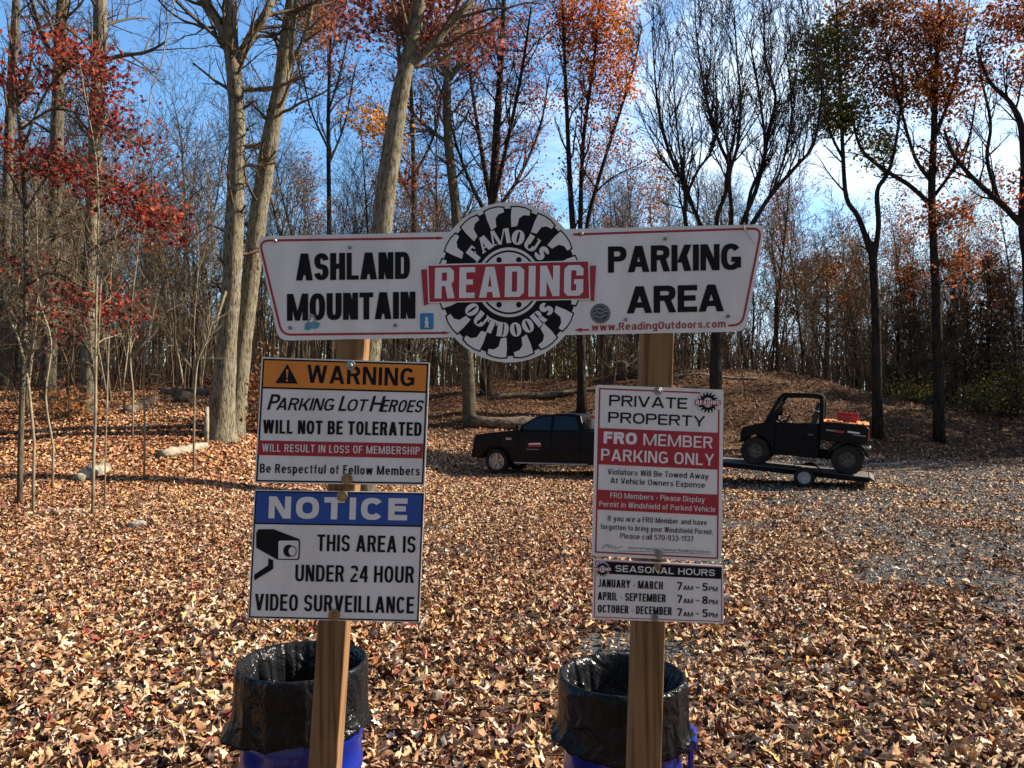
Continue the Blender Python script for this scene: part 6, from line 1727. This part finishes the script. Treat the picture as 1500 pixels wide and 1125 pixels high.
mb = MB(); g = np.random.default_rng(3)
nx = 14; X, Y = np.meshgrid(np.linspace(-.12, .12, nx), np.linspace(-.08, .08, nx)); Z = .009 * g.normal(0, 1, X.shape) + .03 + .02 * np.sin(14 * X + 5 * Y)
i = (np.arange(nx - 1)[:, None] * nx + np.arange(nx - 1)[None, :]).ravel()
mb.add(np.stack([X, Y, Z], -1).reshape(-1, 3), np.stack([i, i + 1, i + nx + 1, i + nx], -1))
o = mb.build('paper_wrapper', M['paper'], smooth=True); o.location = (bx - .01, DB + .02, bz + bh * .66 + .01); tag(o, 'crumpled pale paper lying inside the right lined barrel', 'paper')
sm = o.modifiers.new('thick', 'SOLIDIFY'); sm.thickness = .002

# ---------------------------------------------------------------- logs, stones, stakes
def log(name, label, a, b, r0, r1, mat, group=None, sink=.5, n=12, bend=.02):
    """a, b: ground points (x, y); radii in m"""
    k = 14
    pts = []
    for t in np.linspace(0, 1, k):
        x = a[0] + (b[0] - a[0]) * t; y = a[1] + (b[1] - a[1]) * t
        r_ = r0 + (r1 - r0) * t
        pts.append((x, y, Hs(x, y) + r_ * (1 - sink)))
    pts = np.array(pts); pts[1:-1] += rng.normal(0, bend, (k - 2, 3)) * np.array([1, 1, .4])
    # straighten out the ground's waves: a log is stiff
    zl = np.linspace(pts[0, 2], pts[-1, 2], k); pts[:, 2] = .35 * pts[:, 2] + .65 * np.maximum(zl, pts[:, 2] - .1)
    mb = MB(); mb.tube(pts, np.linspace(r0, r1, k), n, wob=.16)
    m = Vector(pts[0])
    o = mb.build(name, M[mat], smooth=True, origin=tuple(m), fix=False)
    tag(o, label, 'log', group)
def at(u, v):
    """ground point seen at pixel (u, v)"""
    lo_, hi_ = 3.0, 80.0
    prev = None
    for d in np.linspace(3, 60, 900):
        p = P(u, v, d)
        if p.z <= Hs(p.x, p.y): return p
    return P(u, v, 40)
p, q = at(238, 671), at(302, 657); log('fallen_log', 'short bleached log lying near the foot of the twin grey trees', (p.x, p.y), (q.x, q.y), .11, .10, 'log')
p, q = at(112, 708), at(152, 692); log('fallen_log', 'stubby pale log half buried in leaves left of the bleached log', (p.x, p.y), (q.x, q.y), .10, .13, 'log')
p, q = at(66, 755), at(130, 750); log('fallen_log', 'thin pale strip of wood flat in the leaves at far left', (p.x, p.y), (q.x, q.y), .05, .03, 'log')
p, q = at(40, 815), at(72, 813); log('branch_piece', 'small whitish stick in the leaves below the pale strip of wood', (p.x, p.y), (q.x, q.y), .02, .015, 'log')
p, q = at(275, 735), at(290, 725); log('branch_piece', 'short grey stick in the leaves left of the warning sign', (p.x, p.y), (q.x, q.y), .02, .02, 'log')
p, q = P(690, 600, 29.5), P(930, 574, 31); log('fallen_log', 'long fallen trunk lying on the bank behind the pickup truck', (p.x, p.y), (q.x, q.y), .26, .2, 'oldlog', bend=.02)
p, q = P(720, 588, 33), P(880, 575, 34); log('fallen_log', 'thinner fallen trunk higher on the bank above the long one', (p.x, p.y), (q.x, q.y), .15, .1, 'oldlog')
p, q = P(985, 560, 35), P(1110, 566, 34.5); log('fallen_log', 'pale fallen branch along the crest right of the right post', (p.x, p.y), (q.x, q.y), .09, .05, 'log')
p, q = P(1270, 655, 23.5), P(1420, 652, 27); log('fallen_log', 'weathered pole lying beside the gravel track at the right', (p.x, p.y), (q.x, q.y), .05, .04, 'oldlog')
p, q = P(240, 590, 24), P(310, 605, 23); log('fallen_log', 'dark fallen log in the clearing left of the twin grey trees', (p.x, p.y), (q.x, q.y), .16, .14, 'oldlog')
p, q = P(185, 612, 20), P(230, 600, 22); log('fallen_log', 'dark short log on the slope right of the pale footed trunk', (p.x, p.y), (q.x, q.y), .12, .12, 'oldlog')
# upright stake
p = at(302, 652)
mb = MB(); mb.tube([(p.x, p.y, Hs(p.x, p.y) - .1), (p.x + .01, p.y, Hs(p.x, p.y) + .4), (p.x, p.y, P(302, 596, p.y).z)], [.055, .05, .05], 10, wob=.04)
o = mb.build('wooden_stake', M['log'], smooth=True, origin=(p.x, p.y, Hs(p.x, p.y)), fix=False); tag(o, 'short upright pale wooden stake at the foot of the twin grey trees', 'stake')
# root plate of an overturned tree on the crest
p = P(912, 560, 35.5); z = Hs(p.x, p.y)
r = thing('uprooted_stump', 'uprooted stump with dark root plate on the crest left of the right post', 'stump', (p.x, p.y, z))
mb = MB(); mb.lathe([(0, -.25), (.3, -.22), (.45, -.1), (.5, .05), (.35, .16), (0, .2)], 14, 'x', (p.x, p.y, z + .35))
v = mb.V[0]; v += np.random.default_rng(1).normal(0, .06, v.shape)
part(mb, 'root_plate', M['oldlog'], r, fix=False)
mb = MB(); g = np.random.default_rng(2)
for k in range(14):
    e = g.normal(0, 1, 3); e /= np.linalg.norm(e); e[2] = abs(e[2])
    b0 = np.array((p.x, p.y, z + .4)); mb.tube(smooth_path([b0 + e * .3, b0 + e * .55 + g.normal(0, .08, 3), b0 + e * g.uniform(.7, 1.1)], 2), [.06, .05, .04, .025, .012], 5)
mb.tube([(p.x + .1, p.y, z + .3), (p.x + 1.9, p.y - .3, z + .12)], [.22, .14], 9)
part(mb, 'roots', M['oldlog'], r, smooth=True, fix=False)
def stone(label, u, v, s, seed, mat='rock'):
    p = at(u, v); g = np.random.default_rng(seed)
    bm = bmesh.new(); bmesh.ops.create_icosphere(bm, subdivisions=2, radius=1)
    for x in bm.verts:
        k = 1 + .16 * math.sin(3 * x.co.x + seed) + .14 * math.sin(4 * x.co.y + 2 * x.co.z + seed) + g.normal(0, .05)
        x.co = Vector((x.co.x * s * k * 1.2, x.co.y * s * k, x.co.z * s * k * .7))
    me = bpy.data.meshes.new('stone'); bm.to_mesh(me); bm.free(); me.materials.append(M[mat])
    o = bpy.data.objects.new('stone', me); COL.objects.link(o); o.location = (p.x, p.y, Hs(p.x, p.y) + s * .35)
    tag(o, label, 'stone')
stone('pale angular stone in the leaves left of the notice sign', 203, 775, .11, 3)
stone('small grey stone near the left barrel', 655, 1090, .035, 5)
stone('dark stone on the slope left of the twin grey trees', 268, 588, .28, 7, 'oldlog')
stone('flat grey stone by the pale stubby log', 140, 690, .12, 9)
